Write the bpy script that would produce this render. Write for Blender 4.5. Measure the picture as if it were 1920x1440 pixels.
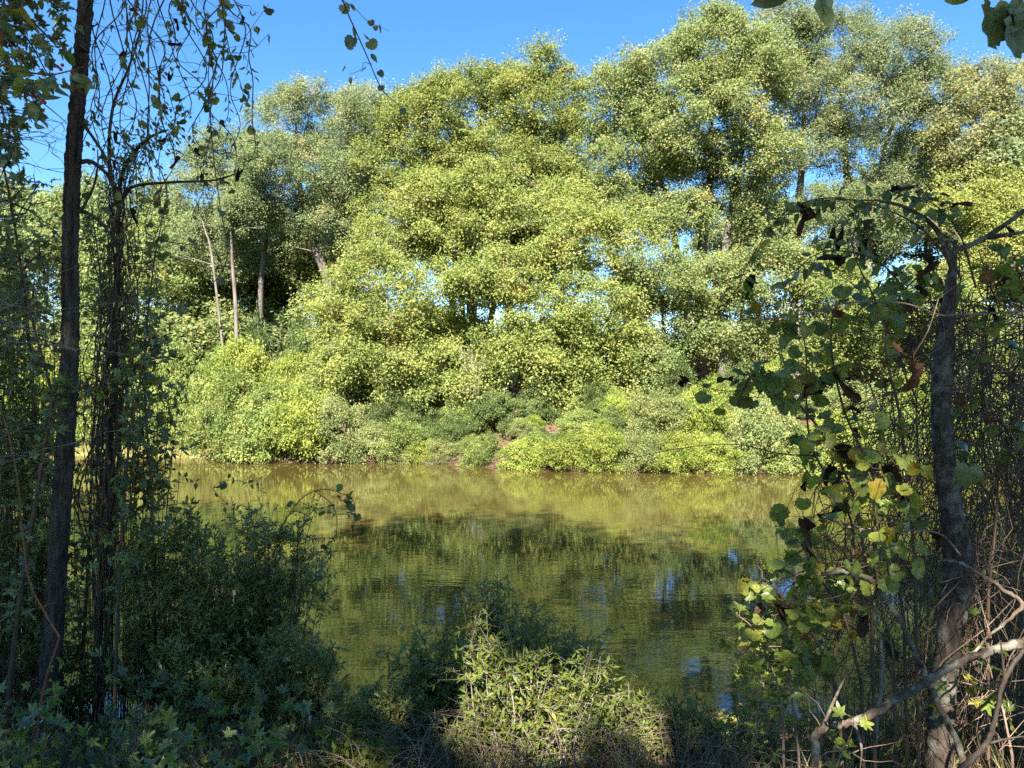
import bpy, math, random
import numpy as np
from mathutils import Matrix, Vector

# ------------------------------------------------------------------ camera, sky, sun, exposure
SC = bpy.context.scene
for ob in list(bpy.data.objects):
    bpy.data.objects.remove(ob)
COL = SC.collection
F = 1440.0                      # focal length in pixels of the 1920 px wide photograph
CAM = np.array([0.0, 0.0, 3.5])
PITCH = math.atan(25 / F)
cam_d = bpy.data.cameras.new('camera')
cam_d.lens = 36 * F / 1920
cam_d.sensor_width = 36
cam_d.clip_start = 0.05
cam_d.clip_end = 2000
cam = bpy.data.objects.new('camera', cam_d)
COL.objects.link(cam)
cam.location = CAM
cam.rotation_euler = (math.pi / 2 + PITCH, 0, 0)
SC.camera = cam

SUN_EL = math.radians(42)
SUN_AZ = math.radians(12)       # sun behind the camera, a little to the left
S = np.array([-math.sin(SUN_AZ) * math.cos(SUN_EL), -math.cos(SUN_AZ) * math.cos(SUN_EL), math.sin(SUN_EL)])
w = bpy.data.worlds.new('World')
SC.world = w
w.use_nodes = True
nt = w.node_tree
sky = nt.nodes.new('ShaderNodeTexSky')
sky.sky_type = 'NISHITA'
sky.sun_disc = False
sky.sun_elevation = SUN_EL
sky.sun_rotation = math.pi + SUN_AZ
sky.air_density = 1.0
sky.dust_density = 0.0
sky.ozone_density = 4.0
hs = nt.nodes.new('ShaderNodeHueSaturation')
hs.inputs['Saturation'].default_value = 1.22
nt.links.new(sky.outputs[0], hs.inputs['Color'])
nt.links.new(hs.outputs[0], nt.nodes['Background'].inputs[0])
nt.nodes['Background'].inputs[1].default_value = 0.06
sun_d = bpy.data.lights.new('sun', 'SUN')
sun_d.energy = 5.0
sun_d.angle = math.radians(0.53)
sun_d.color = (1.0, 0.94, 0.84)
sun = bpy.data.objects.new('sun', sun_d)
COL.objects.link(sun)
sun.rotation_euler = Vector(S).to_track_quat('Z', 'Y').to_euler()
sun.location = Vector(S) * 100
SC.view_settings.view_transform = 'Standard'
SC.view_settings.look = 'None'
SC.view_settings.gamma = 1
SC.view_settings.exposure = 2.3
cy = SC.cycles
cy.max_bounces = 6
cy.diffuse_bounces = 3
cy.glossy_bounces = 3
cy.transmission_bounces = 4
cy.caustics_reflective = False
cy.caustics_refractive = False
cy.sample_clamp_indirect = 6
cy.use_denoising = False

RNG = np.random.default_rng(7)


def P(px, py, Y):
    """pixel of the 1920x1440 photograph at depth Y -> world point"""
    fw = np.array([0, math.cos(PITCH), math.sin(PITCH)])
    up = np.array([0, -math.sin(PITCH), math.cos(PITCH)])
    d = fw + up * (720 - py) / F + np.array([1.0, 0, 0]) * (px - 960) / F
    return CAM + d * (Y / d[1])


def unit(a):
    return a / np.maximum(np.linalg.norm(a, axis=-1, keepdims=True), 1e-9)


def rdir(n, rng=RNG):
    return unit(rng.normal(size=(n, 3)))


# ------------------------------------------------------------------ mesh builder
class MB:
    def __init__(s):
        s.v = []; s.f3 = []; s.f4 = []; s.t = []; s.n = 0

    def add(s, v, f3=None, f4=None, t=0.5):
        v = np.asarray(v, dtype=np.float32).reshape(-1, 3)
        if f3 is not None and len(f3):
            s.f3.append(np.asarray(f3, dtype=np.int32).reshape(-1, 3) + s.n)
        if f4 is not None and len(f4):
            s.f4.append(np.asarray(f4, dtype=np.int32).reshape(-1, 4) + s.n)
        tt = np.asarray(t, dtype=np.float32)
        s.t.append(np.full(len(v), float(tt), np.float32) if tt.ndim == 0 else tt)
        s.v.append(v)
        s.n += len(v)

    def mesh(s, name, mat, origin=(0, 0, 0), smooth=True):
        me = bpy.data.meshes.new(name)
        if s.n:
            v = np.concatenate(s.v) - np.asarray(origin, np.float32)
            f3 = np.concatenate(s.f3) if s.f3 else np.zeros((0, 3), np.int32)
            f4 = np.concatenate(s.f4) if s.f4 else np.zeros((0, 4), np.int32)
            me.vertices.add(len(v))
            me.vertices.foreach_set('co', v.ravel())
            loops = np.concatenate([f3.ravel(), f4.ravel()])
            tot = np.concatenate([np.full(len(f3), 3, np.int32), np.full(len(f4), 4, np.int32)])
            st = np.concatenate([[0], np.cumsum(tot)[:-1]]).astype(np.int32)
            me.loops.add(len(loops))
            me.loops.foreach_set('vertex_index', loops)
            me.polygons.add(len(tot))
            me.polygons.foreach_set('loop_start', st)
            me.polygons.foreach_set('use_smooth', np.full(len(tot), bool(smooth)))
            a = me.attributes.new('tint', 'FLOAT', 'POINT')
            a.data.foreach_set('value', np.concatenate(s.t))
            me.update(calc_edges=True)
            me.validate()
        me.materials.append(mat)
        return me


def crom(pts, m):
    """Catmull-Rom curve through pts, about m samples a span"""
    p = np.asarray(pts, float)
    if len(p) < 3:
        t = np.linspace(0, 1, m + 1)[:, None]
        return p[0] * (1 - t) + p[-1] * t
    q = np.vstack([2 * p[0] - p[1], p, 2 * p[-1] - p[-2]])
    out = []
    t = np.linspace(0, 1, m, endpoint=False)[:, None]
    for i in range(len(p) - 1):
        a, b, c, d = q[i], q[i + 1], q[i + 2], q[i + 3]
        out.append(0.5 * (2 * b + (c - a) * t + (2 * a - 5 * b + 4 * c - d) * t * t + (3 * b - a - 3 * c + d) * t ** 3))
    out.append(p[-1:])
    return np.vstack(out)


def tube(mb, pts, r0, r1=None, n=5, t=0.5, rough=0.0, rng=RNG):
    p = np.asarray(pts, float)
    m = len(p)
    if np.ndim(r0) > 0:
        r = np.interp(np.linspace(0, 1, m), np.linspace(0, 1, len(r0)), r0)
    else:
        r = np.linspace(r0, r0 if r1 is None else r1, m)
    tg = unit(np.gradient(p, axis=0))
    ref = np.array([1.0, 0.13, 0.2]) if abs(tg[0][0]) < 0.8 else np.array([0.1, 1.0, 0.2])
    a = unit(np.cross(tg, ref))
    b = np.cross(tg, a)
    ang = np.linspace(0, 2 * np.pi, n, endpoint=False)
    rr = r[:, None] * np.ones((1, n))
    if rough:
        ridge = rng.normal(size=n) * rough
        rr = rr * (1 + ridge[None, :] * 0.7 + rng.normal(size=(m, n)) * rough * 0.6)
    v = p[:, None, :] + rr[..., None] * (np.cos(ang)[None, :, None] * a[:, None, :] + np.sin(ang)[None, :, None] * b[:, None, :])
    i = np.arange(m - 1)[:, None]
    j = np.arange(n)[None, :]
    j2 = (j + 1) % n
    f = np.stack([i * n + j, i * n + j2, (i + 1) * n + j2, (i + 1) * n + j], -1).reshape(-1, 4)
    vv = v.reshape(-1, 3)
    caps = np.array([[(m - 1) * n, (m - 1) * n + k, (m - 1) * n + k + 1] for k in range(1, n - 1)])
    mb.add(vv, f3=caps, f4=f, t=t)


def kites(mb, c, d, nr, L, W, tint, fold=0.12):
    n = len(c)
    d = unit(d)
    sd = unit(np.cross(nr, d))
    nr = np.cross(d, sd)
    L = np.broadcast_to(np.asarray(L, float), (n,))[:, None]
    W = np.broadcast_to(np.asarray(W, float), (n,))[:, None]
    mid = c + d * L * 0.42 + nr * W * fold
    v = np.stack([c, mid + sd * W * 0.5, c + d * L, mid - sd * W * 0.5], 1).reshape(-1, 3)
    f = (np.arange(n)[:, None] * 4 + np.arange(4)[None, :])
    mb.add(v, f4=f, t=np.repeat(np.broadcast_to(tint, (n,)), 4))


def tris(mb, c, d, nr, L, W, tint):
    n = len(c)
    d = unit(d)
    sd = unit(np.cross(nr, d))
    L = np.broadcast_to(np.asarray(L, float), (n,))[:, None]
    W = np.broadcast_to(np.asarray(W, float), (n,))[:, None]
    v = np.stack([c + sd * W * 0.5, c + d * L, c - sd * W * 0.5], 1).reshape(-1, 3)
    mb.add(v, f3=np.arange(n)[:, None] * 3 + np.arange(3)[None, :], t=np.repeat(np.broadcast_to(tint, (n,)), 3))


# ------------------------------------------------------------------ materials
MATS = {}


def ramp(nodes, stops):
    r = nodes.new('ShaderNodeValToRGB')
    e = r.color_ramp.elements
    while len(e) < len(stops):
        e.new(0.5)
    for k, (p, c) in enumerate(stops):
        e[k].position = p
        e[k].color = (*c, 1)
    return r


def leaf_mat(name, stops, src='attr', trans=0.35, rough=0.5, spec=0.35, val=0.18, blotch=None):
    m = bpy.data.materials.new(name)
    m.use_nodes = True
    N, Lk = m.node_tree.nodes, m.node_tree.links
    N.clear()
    out = N.new('ShaderNodeOutputMaterial')
    oi = N.new('ShaderNodeObjectInfo')
    rp = ramp(N, stops)
    if src == 'attr':
        at = N.new('ShaderNodeAttribute')
        at.attribute_name = 'tint'
        Lk.new(at.outputs['Fac'], rp.inputs[0])
    else:
        Lk.new(oi.outputs['Random'], rp.inputs[0])
    hsv = N.new('ShaderNodeHueSaturation')
    mr = N.new('ShaderNodeMapRange')
    mr.inputs['To Min'].default_value = 1 - val
    mr.inputs['To Max'].default_value = 1 + val
    Lk.new(oi.outputs['Random'], mr.inputs['Value'])
    Lk.new(mr.outputs[0], hsv.inputs['Value'])
    Lk.new(rp.outputs[0], hsv.inputs['Color'])
    colr = hsv.outputs[0]
    if blotch:
        tc = N.new('ShaderNodeTexCoord')
        nz = N.new('ShaderNodeTexNoise')
        nz.inputs['Scale'].default_value = 3.2
        nz.inputs['Detail'].default_value = 4
        ad = N.new('ShaderNodeVectorMath'); ad.operation = 'ADD'
        cb = N.new('ShaderNodeCombineXYZ')
        ml = N.new('ShaderNodeMath'); ml.operation = 'MULTIPLY'; ml.inputs[1].default_value = 37
        Lk.new(oi.outputs['Random'], ml.inputs[0])
        Lk.new(ml.outputs[0], cb.inputs[0])
        Lk.new(tc.outputs['Object'], ad.inputs[0])
        Lk.new(cb.outputs[0], ad.inputs[1])
        Lk.new(ad.outputs[0], nz.inputs['Vector'])
        r2 = ramp(N, [(0.52, (0, 0, 0)), (0.72, (1, 1, 1))])
        Lk.new(nz.outputs[0], r2.inputs[0])
        mx = N.new('ShaderNodeMixRGB')
        mx.inputs[2].default_value = (*blotch, 1)
        Lk.new(r2.outputs[0], mx.inputs[0])
        Lk.new(colr, mx.inputs[1])
        colr = mx.outputs[0]
    if src == 'obj':                         # midrib and side veins
        tv = N.new('ShaderNodeTexCoord')
        sx = N.new('ShaderNodeSeparateXYZ')
        Lk.new(tv.outputs['Object'], sx.inputs[0])

        def mth(op, a, b=None):
            q = N.new('ShaderNodeMath'); q.operation = op
            for i_, v_ in ((0, a), (1, b)):
                if v_ is None:
                    continue
                if isinstance(v_, (int, float)):
                    q.inputs[i_].default_value = v_
                else:
                    Lk.new(v_, q.inputs[i_])
            return q.outputs[0]
        ay = mth('ABSOLUTE', sx.outputs['Y'])
        fr = mth('FRACT', mth('MULTIPLY', mth('SUBTRACT', sx.outputs['X'], mth('MULTIPLY', ay, 0.85)), 8.0))
        side = mth('LESS_THAN', mth('ABSOLUTE', mth('SUBTRACT', fr, 0.5)), 0.07)
        vein = mth('MAXIMUM', side, mth('LESS_THAN', ay, 0.013))
        mv = N.new('ShaderNodeMixRGB')
        mv.blend_type = 'MULTIPLY'
        mv.inputs[2].default_value = (1.6, 1.5, 1.45, 1)
        Lk.new(mth('MULTIPLY', vein, 0.7), mv.inputs[0])
        Lk.new(colr, mv.inputs[1])
        nv = N.new('ShaderNodeTexNoise')
        nv.inputs['Scale'].default_value = 6
        nv.inputs['Detail'].default_value = 3
        Lk.new(tv.outputs['Object'], nv.inputs['Vector'])
        rv = ramp(N, [(0.3, (0.7, 0.7, 0.7)), (0.7, (1.15, 1.15, 1.15))])
        Lk.new(nv.outputs[0], rv.inputs[0])
        mw = N.new('ShaderNodeMixRGB')
        mw.blend_type = 'MULTIPLY'
        mw.inputs[0].default_value = 1
        Lk.new(mv.outputs[0], mw.inputs[1])
        Lk.new(rv.outputs[0], mw.inputs[2])
        colr = mw.outputs[0]
    pb = N.new('ShaderNodeBsdfPrincipled')
    pb.inputs['Roughness'].default_value = rough
    pb.inputs['Specular IOR Level'].default_value = spec
    Lk.new(colr, pb.inputs['Base Color'])
    tr = N.new('ShaderNodeBsdfTranslucent')
    h2 = N.new('ShaderNodeHueSaturation')
    h2.inputs['Hue'].default_value = 0.485
    h2.inputs['Saturation'].default_value = 1.1
    h2.inputs['Value'].default_value = 1.5
    Lk.new(colr, h2.inputs['Color'])
    Lk.new(h2.outputs[0], tr.inputs[0])
    ms = N.new('ShaderNodeMixShader')
    ms.inputs[0].default_value = trans
    Lk.new(pb.outputs[0], ms.inputs[1])
    Lk.new(tr.outputs[0], ms.inputs[2])
    Lk.new(ms.outputs[0], out.inputs[0])
    MATS[name] = m
    return m


def bark_mat(name, dark, light, scale=8.0, bump=0.6, stretch=0.25, patch=None):
    m = bpy.data.materials.new(name)
    m.use_nodes = True
    N, Lk = m.node_tree.nodes, m.node_tree.links
    pb = N['Principled BSDF']
    pb.inputs['Roughness'].default_value = 0.9
    pb.inputs['Specular IOR Level'].default_value = 0.15
    tc = N.new('ShaderNodeTexCoord')
    mp = N.new('ShaderNodeMapping')
    mp.inputs['Scale'].default_value = (1, 1, stretch)
    nz = N.new('ShaderNodeTexNoise')
    nz.inputs['Scale'].default_value = scale
    nz.inputs['Detail'].default_value = 7
    nz.inputs['Roughness'].default_value = 0.65
    rp = ramp(N, [(0.3, dark), (0.7, light)])
    Lk.new(tc.outputs['Object'], mp.inputs[0])
    Lk.new(mp.outputs[0], nz.inputs['Vector'])
    Lk.new(nz.outputs[0], rp.inputs[0])
    col = rp.outputs[0]
    if patch:
        n2 = N.new('ShaderNodeTexNoise')
        n2.inputs['Scale'].default_value = scale * 0.35
        n2.inputs['Detail'].default_value = 3
        r2 = ramp(N, [(0.5, (0, 0, 0)), (0.62, (1, 1, 1))])
        Lk.new(tc.outputs['Object'], n2.inputs['Vector'])
        Lk.new(n2.outputs[0], r2.inputs[0])
        mx = N.new('ShaderNodeMixRGB')
        mx.inputs[2].default_value = (*patch, 1)
        Lk.new(r2.outputs[0], mx.inputs[0])
        Lk.new(col, mx.inputs[1])
        col = mx.outputs[0]
    Lk.new(col, pb.inputs['Base Color'])
    bp = N.new('ShaderNodeBump')
    bp.inputs['Strength'].default_value = bump
    bp.inputs['Distance'].default_value = 0.02
    Lk.new(nz.outputs[0], bp.inputs['Height'])
    Lk.new(bp.outputs[0], pb.inputs['Normal'])
    MATS[name] = m
    return m


# far foliage: green to yellow-green, a few turning leaves at the top of the ramp
leaf_mat('far_olive', [(0, (0.107, 0.146, 0.049)), (0.5, (0.188, 0.232, 0.084)), (0.9, (0.290, 0.313, 0.123)), (1, (0.347, 0.253, 0.089))], spec=0.12, rough=0.6, trans=0.4, val=0.08)
leaf_mat('far_yellow', [(0, (0.119, 0.160, 0.043)), (0.5, (0.215, 0.255, 0.071)), (0.9, (0.335, 0.340, 0.108)), (1, (0.380, 0.260, 0.075))], spec=0.12, rough=0.6, trans=0.4, val=0.08)
leaf_mat('far_grey', [(0, (0.101, 0.140, 0.060)), (0.5, (0.172, 0.215, 0.095)), (0.9, (0.267, 0.290, 0.141)), (1, (0.322, 0.250, 0.111))], spec=0.12, rough=0.6, trans=0.4, val=0.1)
leaf_mat('far_brown', [(0, (0.120, 0.142, 0.060)), (0.5, (0.194, 0.209, 0.085)), (0.9, (0.258, 0.252, 0.110)), (1, (0.284, 0.209, 0.090))], spec=0.12, rough=0.6, trans=0.4, val=0.08)
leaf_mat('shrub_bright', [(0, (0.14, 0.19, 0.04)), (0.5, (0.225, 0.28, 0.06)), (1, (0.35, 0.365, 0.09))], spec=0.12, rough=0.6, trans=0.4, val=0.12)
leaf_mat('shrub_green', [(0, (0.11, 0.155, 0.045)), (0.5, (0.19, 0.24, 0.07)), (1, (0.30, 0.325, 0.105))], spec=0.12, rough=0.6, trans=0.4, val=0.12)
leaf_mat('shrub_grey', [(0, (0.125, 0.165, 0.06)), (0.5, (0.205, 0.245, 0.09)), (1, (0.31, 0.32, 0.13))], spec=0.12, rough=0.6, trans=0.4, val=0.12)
leaf_mat('shrub_rust', [(0, (0.13, 0.15, 0.045)), (0.5, (0.23, 0.225, 0.07)), (1, (0.32, 0.22, 0.08))], val=0.12)
leaf_mat('shrub_dark', [(0, (0.06, 0.095, 0.028)), (0.6, (0.11, 0.155, 0.045)), (1, (0.18, 0.20, 0.06))], val=0.1)  # dark green; also puts the shade of the undergrowth into the leaf colour
# near foliage
leaf_mat('near_fine', [(0, (0.146, 0.164, 0.044)), (0.6, (0.244, 0.258, 0.067)), (0.93, (0.353, 0.340, 0.090)), (1, (0.609, 0.399, 0.063))], trans=0.25, rough=0.35, spec=0.5)
leaf_mat('near_yellowgreen', [(0, (0.085, 0.125, 0.02)), (0.5, (0.15, 0.195, 0.032)), (0.92, (0.24, 0.25, 0.05)), (1, (0.42, 0.30, 0.05))], trans=0.35, rough=0.5, spec=0.25)  # saturated yellow-green, the middle bushes' own leaf colour
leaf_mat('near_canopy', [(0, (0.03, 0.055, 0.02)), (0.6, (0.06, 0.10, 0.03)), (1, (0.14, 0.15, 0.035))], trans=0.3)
G1 = [(0, (0.12, 0.175, 0.035)), (0.5, (0.175, 0.23, 0.04)), (0.8, (0.235, 0.27, 0.045)), (1, (0.28, 0.255, 0.045))]
leaf_mat('leaf_green', G1, 'obj', trans=0.42, rough=0.4, spec=0.5, blotch=(0.10, 0.06, 0.02))
leaf_mat('leaf_plain', G1, 'obj', trans=0.4, rough=0.35, spec=0.55)
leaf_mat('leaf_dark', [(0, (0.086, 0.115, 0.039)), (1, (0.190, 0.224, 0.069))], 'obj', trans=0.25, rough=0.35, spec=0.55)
leaf_mat('leaf_yellow', [(0, (0.180, 0.186, 0.021)), (1, (0.288, 0.205, 0.028))], 'obj', trans=0.45, blotch=(0.25, 0.12, 0.03))
leaf_mat('leaf_brown', [(0, (0.11, 0.045, 0.02)), (0.5, (0.17, 0.07, 0.028)), (1, (0.25, 0.12, 0.045))], 'obj', trans=0.3, rough=0.7, spec=0.2, blotch=(0.12, 0.05, 0.025))
leaf_mat('leaf_dead', [(0, (0.025, 0.014, 0.009)), (1, (0.075, 0.04, 0.025))], 'obj', trans=0.1, rough=0.8, spec=0.15)
leaf_mat('litter', [(0, (0.06, 0.035, 0.02)), (0.5, (0.14, 0.08, 0.045)), (1, (0.28, 0.17, 0.10))], trans=0.1, rough=0.8, spec=0.15)
leaf_mat('grass', [(0, (0.16, 0.19, 0.05)), (0.6, (0.29, 0.28, 0.09)), (1, (0.36, 0.29, 0.13))], trans=0.35)
leaf_mat('near_grass', [(0, (0.08, 0.10, 0.03)), (0.6, (0.20, 0.19, 0.07)), (1, (0.36, 0.28, 0.15))], trans=0.3)
bark_mat('bark_far', (0.06, 0.05, 0.042), (0.20, 0.175, 0.15), 3.0, 0.5)  # darkened bark: the shade on the far trunks is put into the colour
bark_mat('bark_pale', (0.11, 0.10, 0.088), (0.29, 0.265, 0.23), 3.0, 0.4)
bark_mat('bark_left', (0.010, 0.008, 0.007), (0.14, 0.112, 0.085), 34, 1.0, 0.14)
bark_mat('bark_right', (0.035, 0.027, 0.021), (0.13, 0.10, 0.075), 30, 0.8, 0.5, patch=(0.19, 0.175, 0.135))
bark_mat('bark_snag', (0.022, 0.018, 0.015), (0.09, 0.07, 0.055), 24, 0.9)
bark_mat('vine_dark', (0.055, 0.036, 0.024), (0.18, 0.115, 0.075), 18, 0.4)
bark_mat('vine_tan', (0.12, 0.08, 0.055), (0.34, 0.25, 0.18), 14, 0.4)
bark_mat('twig_pale', (0.14, 0.11, 0.085), (0.36, 0.31, 0.25), 18, 0.4)
bark_mat('branch_lichen', (0.05, 0.036, 0.026), (0.19, 0.14, 0.10), 30, 0.9, 0.6, patch=(0.27, 0.25, 0.19))
bark_mat('stem_red', (0.14, 0.05, 0.03), (0.30, 0.15, 0.08), 10, 0.2)
bark_mat('root_brown', (0.045, 0.028, 0.02), (0.20, 0.13, 0.09), 9, 0.4)


def solid(name, c, rough=0.4):
    m = bpy.data.materials.new(name)
    m.use_nodes = True
    pb = m.node_tree.nodes['Principled BSDF']
    pb.inputs['Base Color'].default_value = (*c, 1)
    pb.inputs['Roughness'].default_value = rough
    MATS[name] = m


solid('berry', (0.45, 0.03, 0.05))


# ------------------------------------------------------------------ things
def empty(name, loc, label, cat, group=None):
    o = bpy.data.objects.new(name, None)
    COL.objects.link(o)
    o.location = loc
    o.empty_display_size = 0.1
    o['label'] = label
    o['category'] = cat
    if group:
        o['group'] = group
    return o


def part(mb, name, mat, root, kind=None):
    me = mb.mesh(name, MATS[mat], np.array(root.location) if root else (0, 0, 0))
    o = bpy.data.objects.new(name, me)
    COL.objects.link(o)
    o.parent = root
    if kind:
        o['kind'] = kind
    return o


def copy_tree(root, loc, rz, sc, mat=None, label=None, group=None):
    r = root.copy()
    COL.objects.link(r)
    r.location = loc
    r.rotation_euler = (0, 0, rz)
    r.scale = sc
    if label:
        r['label'] = label
    if group:
        r['group'] = group
    for ch in list(root.children):
        c = ch.copy()
        COL.objects.link(c)
        c.parent = r
        if mat and ch.name.split('.')[0] == 'crown':
            c.material_slots[0].link = 'OBJECT'
            c.material_slots[0].material = MATS[mat]
    return r


# ------------------------------------------------------------------ terrain and water
SHX = np.array([-120, -60, -32, -20.6, -17.2, -14.9, -11, -7.4, -3.7, -0.8, 2, 4.75, 9, 13.2, 22.7, 50, 120])
SHY = np.array([49, 49, 48, 45.2, 44.2, 42.0, 41.3, 41.0, 40.6, 38.5, 37, 36.0, 35.6, 35.2, 34.8, 34, 34.0])


def wob(x, y):
    return (np.sin(x * 0.83 + 1.3 * np.sin(y * 0.41)) + np.sin(y * 1.1 + 2.1 + np.sin(x * 0.57)) + 0.6 * np.sin(x * 2.3 + y * 1.7)) / 2.6


def smooth(a, b, x):
    t = np.clip((x - a) / (b - a), 0, 1)
    return t * t * (3 - 2 * t)


def ground(x, y):
    x = np.asarray(x, float)
    y = np.asarray(y, float)
    near = np.interp(y + 0.25 * wob(x * 1.3, y * 0.2), [-200, -20, 0, 3, 5, 6, 7, 8, 10, 14], [3.6, 2.6, 1.95, 1.62, 1.15, 0.85, 0.45, 0.05, -0.8, -1.6]) + 0.05 * wob(x * 2.1, y * 2.3)
    d = y - np.interp(x, SHX, SHY) + 0.35 * wob(x * 1.7, 3.0) + 0.15 * np.sin(x * 4.1)
    hi = np.interp(d, [-9, -3, -0.5, 0, 0.35, 0.9, 6, 14, 30, 90, 400], [-1.6, -0.9, -0.2, 0.0, 0.25, 0.5, 2.3, 3.1, 4, 4.8, 6])
    lo = np.interp(d, [-9, -3, -0.5, 0, 0.35, 0.9, 6, 14, 30, 90, 400], [-1.6, -0.9, -0.2, 0.0, 0.12, 0.16, 0.3, 0.8, 2.2, 4.2, 6])
    wgt = smooth(-19, -13, x)
    far = hi * wgt + lo * (1 - wgt) + 0.10 * wob(x, y) * smooth(0.5, 3, d)
    z = np.where(y < 18, near, far)
    return z + 5 * smooth(60, 95, np.abs(x)) * smooth(-5, 4, y)


def grid_axis(segs):
    out = []
    for a, b, n in segs:
        out.append(np.linspace(a, b, n, endpoint=False))
    out.append([segs[-1][1]])
    return np.concatenate(out)


gx = grid_axis([(-700, -100, 16), (-100, -30, 40), (-30, 30, 120), (30, 100, 40), (100, 700, 16)])
gy = grid_axis([(-300, -20, 14), (-20, -2, 20), (-2, 12, 70), (12, 33, 12), (33, 52, 76), (52, 80, 30), (80, 900, 24)])
GX, GY = np.meshgrid(gx, gy)
GZ = ground(GX, GY)
gm = MB()
nx, ny = len(gx), len(gy)
ii = (np.arange(ny - 1)[:, None] * nx + np.arange(nx - 1)[None, :]).ravel()
gm.add(np.stack([GX, GY, GZ], -1).reshape(-1, 3), f4=np.stack([ii, ii + 1, ii + nx + 1, ii + nx], -1))

m = bpy.data.materials.new('ground')
m.use_nodes = True
N, Lk = m.node_tree.nodes, m.node_tree.links
pb = N['Principled BSDF']
pb.inputs['Roughness'].default_value = 0.95
pb.inputs['Specular IOR Level'].default_value = 0.1
geo = N.new('ShaderNodeNewGeometry')
nz = N.new('ShaderNodeTexNoise'); nz.inputs['Scale'].default_value = 9; nz.inputs['Detail'].default_value = 8; nz.inputs['Roughness'].default_value = 0.7
nb = N.new('ShaderNodeTexNoise'); nb.inputs['Scale'].default_value = 0.6; nb.inputs['Detail'].default_value = 4
Lk.new(geo.outputs['Position'], nz.inputs['Vector'])
Lk.new(geo.outputs['Position'], nb.inputs['Vector'])
r1 = ramp(N, [(0.3, (0.035, 0.024, 0.016)), (0.5, (0.11, 0.07, 0.045)), (0.72, (0.18, 0.11, 0.07))])     # leaf litter
r2 = ramp(N, [(0.3, (0.045, 0.028, 0.02)), (0.7, (0.15, 0.098, 0.068))])                                  # clay of the cut bank
r3 = ramp(N, [(0.3, (0.13, 0.14, 0.04)), (0.7, (0.29, 0.26, 0.10))])                                   # low meadow
for r in (r1, r2, r3):
    Lk.new(nz.outputs[0], r.inputs[0])
sep = N.new('ShaderNodeSeparateXYZ')
Lk.new(geo.outputs['Position'], sep.inputs[0])
zr = N.new('ShaderNodeMapRange'); zr.inputs['From Min'].default_value = 0.75; zr.inputs['From Max'].default_value = 0.35
Lk.new(sep.outputs['Z'], zr.inputs['Value'])
yr = N.new('ShaderNodeMapRange'); yr.inputs['From Min'].default_value = 18; yr.inputs['From Max'].default_value = 20
Lk.new(sep.outputs['Y'], yr.inputs['Value'])
mul = N.new('ShaderNodeMath'); mul.operation = 'MULTIPLY'
Lk.new(zr.outputs[0], mul.inputs[0]); Lk.new(yr.outputs[0], mul.inputs[1])
mx = N.new('ShaderNodeMixRGB')
Lk.new(mul.outputs[0], mx.inputs[0]); Lk.new(r1.outputs[0], mx.inputs[1]); Lk.new(r2.outputs[0], mx.inputs[2])
xr = N.new('ShaderNodeMapRange'); xr.inputs['From Min'].default_value = -15; xr.inputs['From Max'].default_value = -18
Lk.new(sep.outputs['X'], xr.inputs['Value'])
mu2 = N.new('ShaderNodeMath'); mu2.operation = 'MULTIPLY'
Lk.new(xr.outputs[0], mu2.inputs[0]); Lk.new(yr.outputs[0], mu2.inputs[1])
mx2 = N.new('ShaderNodeMixRGB')
Lk.new(mu2.outputs[0], mx2.inputs[0]); Lk.new(mx.outputs[0], mx2.inputs[1]); Lk.new(r3.outputs[0], mx2.inputs[2])
Lk.new(mx2.outputs[0], pb.inputs['Base Color'])
bp = N.new('ShaderNodeBump'); bp.inputs['Strength'].default_value = 0.8; bp.inputs['Distance'].default_value = 0.05
Lk.new(nz.outputs[0], bp.inputs['Height']); Lk.new(bp.outputs[0], pb.inputs['Normal'])
MATS['ground'] = m
g = part(gm, 'ground', 'ground', None, 'structure')

m = bpy.data.materials.new('water')
m.use_nodes = True
N, Lk = m.node_tree.nodes, m.node_tree.links
pb = N['Principled BSDF']
pb.inputs['Base Color'].default_value = (0.078, 0.058, 0.016, 1)
pb.inputs['Roughness'].default_value = 0.03
pb.inputs['IOR'].default_value = 1.65
geo = N.new('ShaderNodeNewGeometry')
mp = N.new('ShaderNodeMapping'); mp.inputs['Scale'].default_value = (1.0, 2.4, 1); mp.inputs['Rotation'].default_value = (0, 0, math.radians(8))
Lk.new(geo.outputs['Position'], mp.inputs[0])
n1 = N.new('ShaderNodeTexNoise'); n1.inputs['Scale'].default_value = 1.7; n1.inputs['Detail'].default_value = 2.5; n1.inputs['Roughness'].default_value = 0.5
Lk.new(mp.outputs[0], n1.inputs['Vector'])
n2 = N.new('ShaderNodeTexNoise'); n2.inputs['Scale'].default_value = 0.12; n2.inputs['Detail'].default_value = 2   # calmer and livelier patches
Lk.new(geo.outputs['Position'], n2.inputs['Vector'])
pr = N.new('ShaderNodeMapRange'); pr.inputs['From Min'].default_value = 0.42; pr.inputs['From Max'].default_value = 0.68
pr.inputs['To Min'].default_value = 0.2; pr.inputs['To Max'].default_value = 1.0
Lk.new(n2.outputs[0], pr.inputs['Value'])
mm = N.new('ShaderNodeMath'); mm.operation = 'MULTIPLY'
Lk.new(n1.outputs[0], mm.inputs[0]); Lk.new(pr.outputs[0], mm.inputs[1])
bp = N.new('ShaderNodeBump'); bp.inputs['Strength'].default_value = 1.0; bp.inputs['Distance'].default_value = 0.005
Lk.new(mm.outputs[0], bp.inputs['Height']); Lk.new(bp.outputs[0], pb.inputs['Normal'])
MATS['water'] = m
wm = MB()
wm.add([[-100, 2, 0], [100, 2, 0], [100, 60, 0], [-100, 60, 0]], f4=[[0, 1, 2, 3]])
part(wm, 'water', 'water', None, 'structure')


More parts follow.
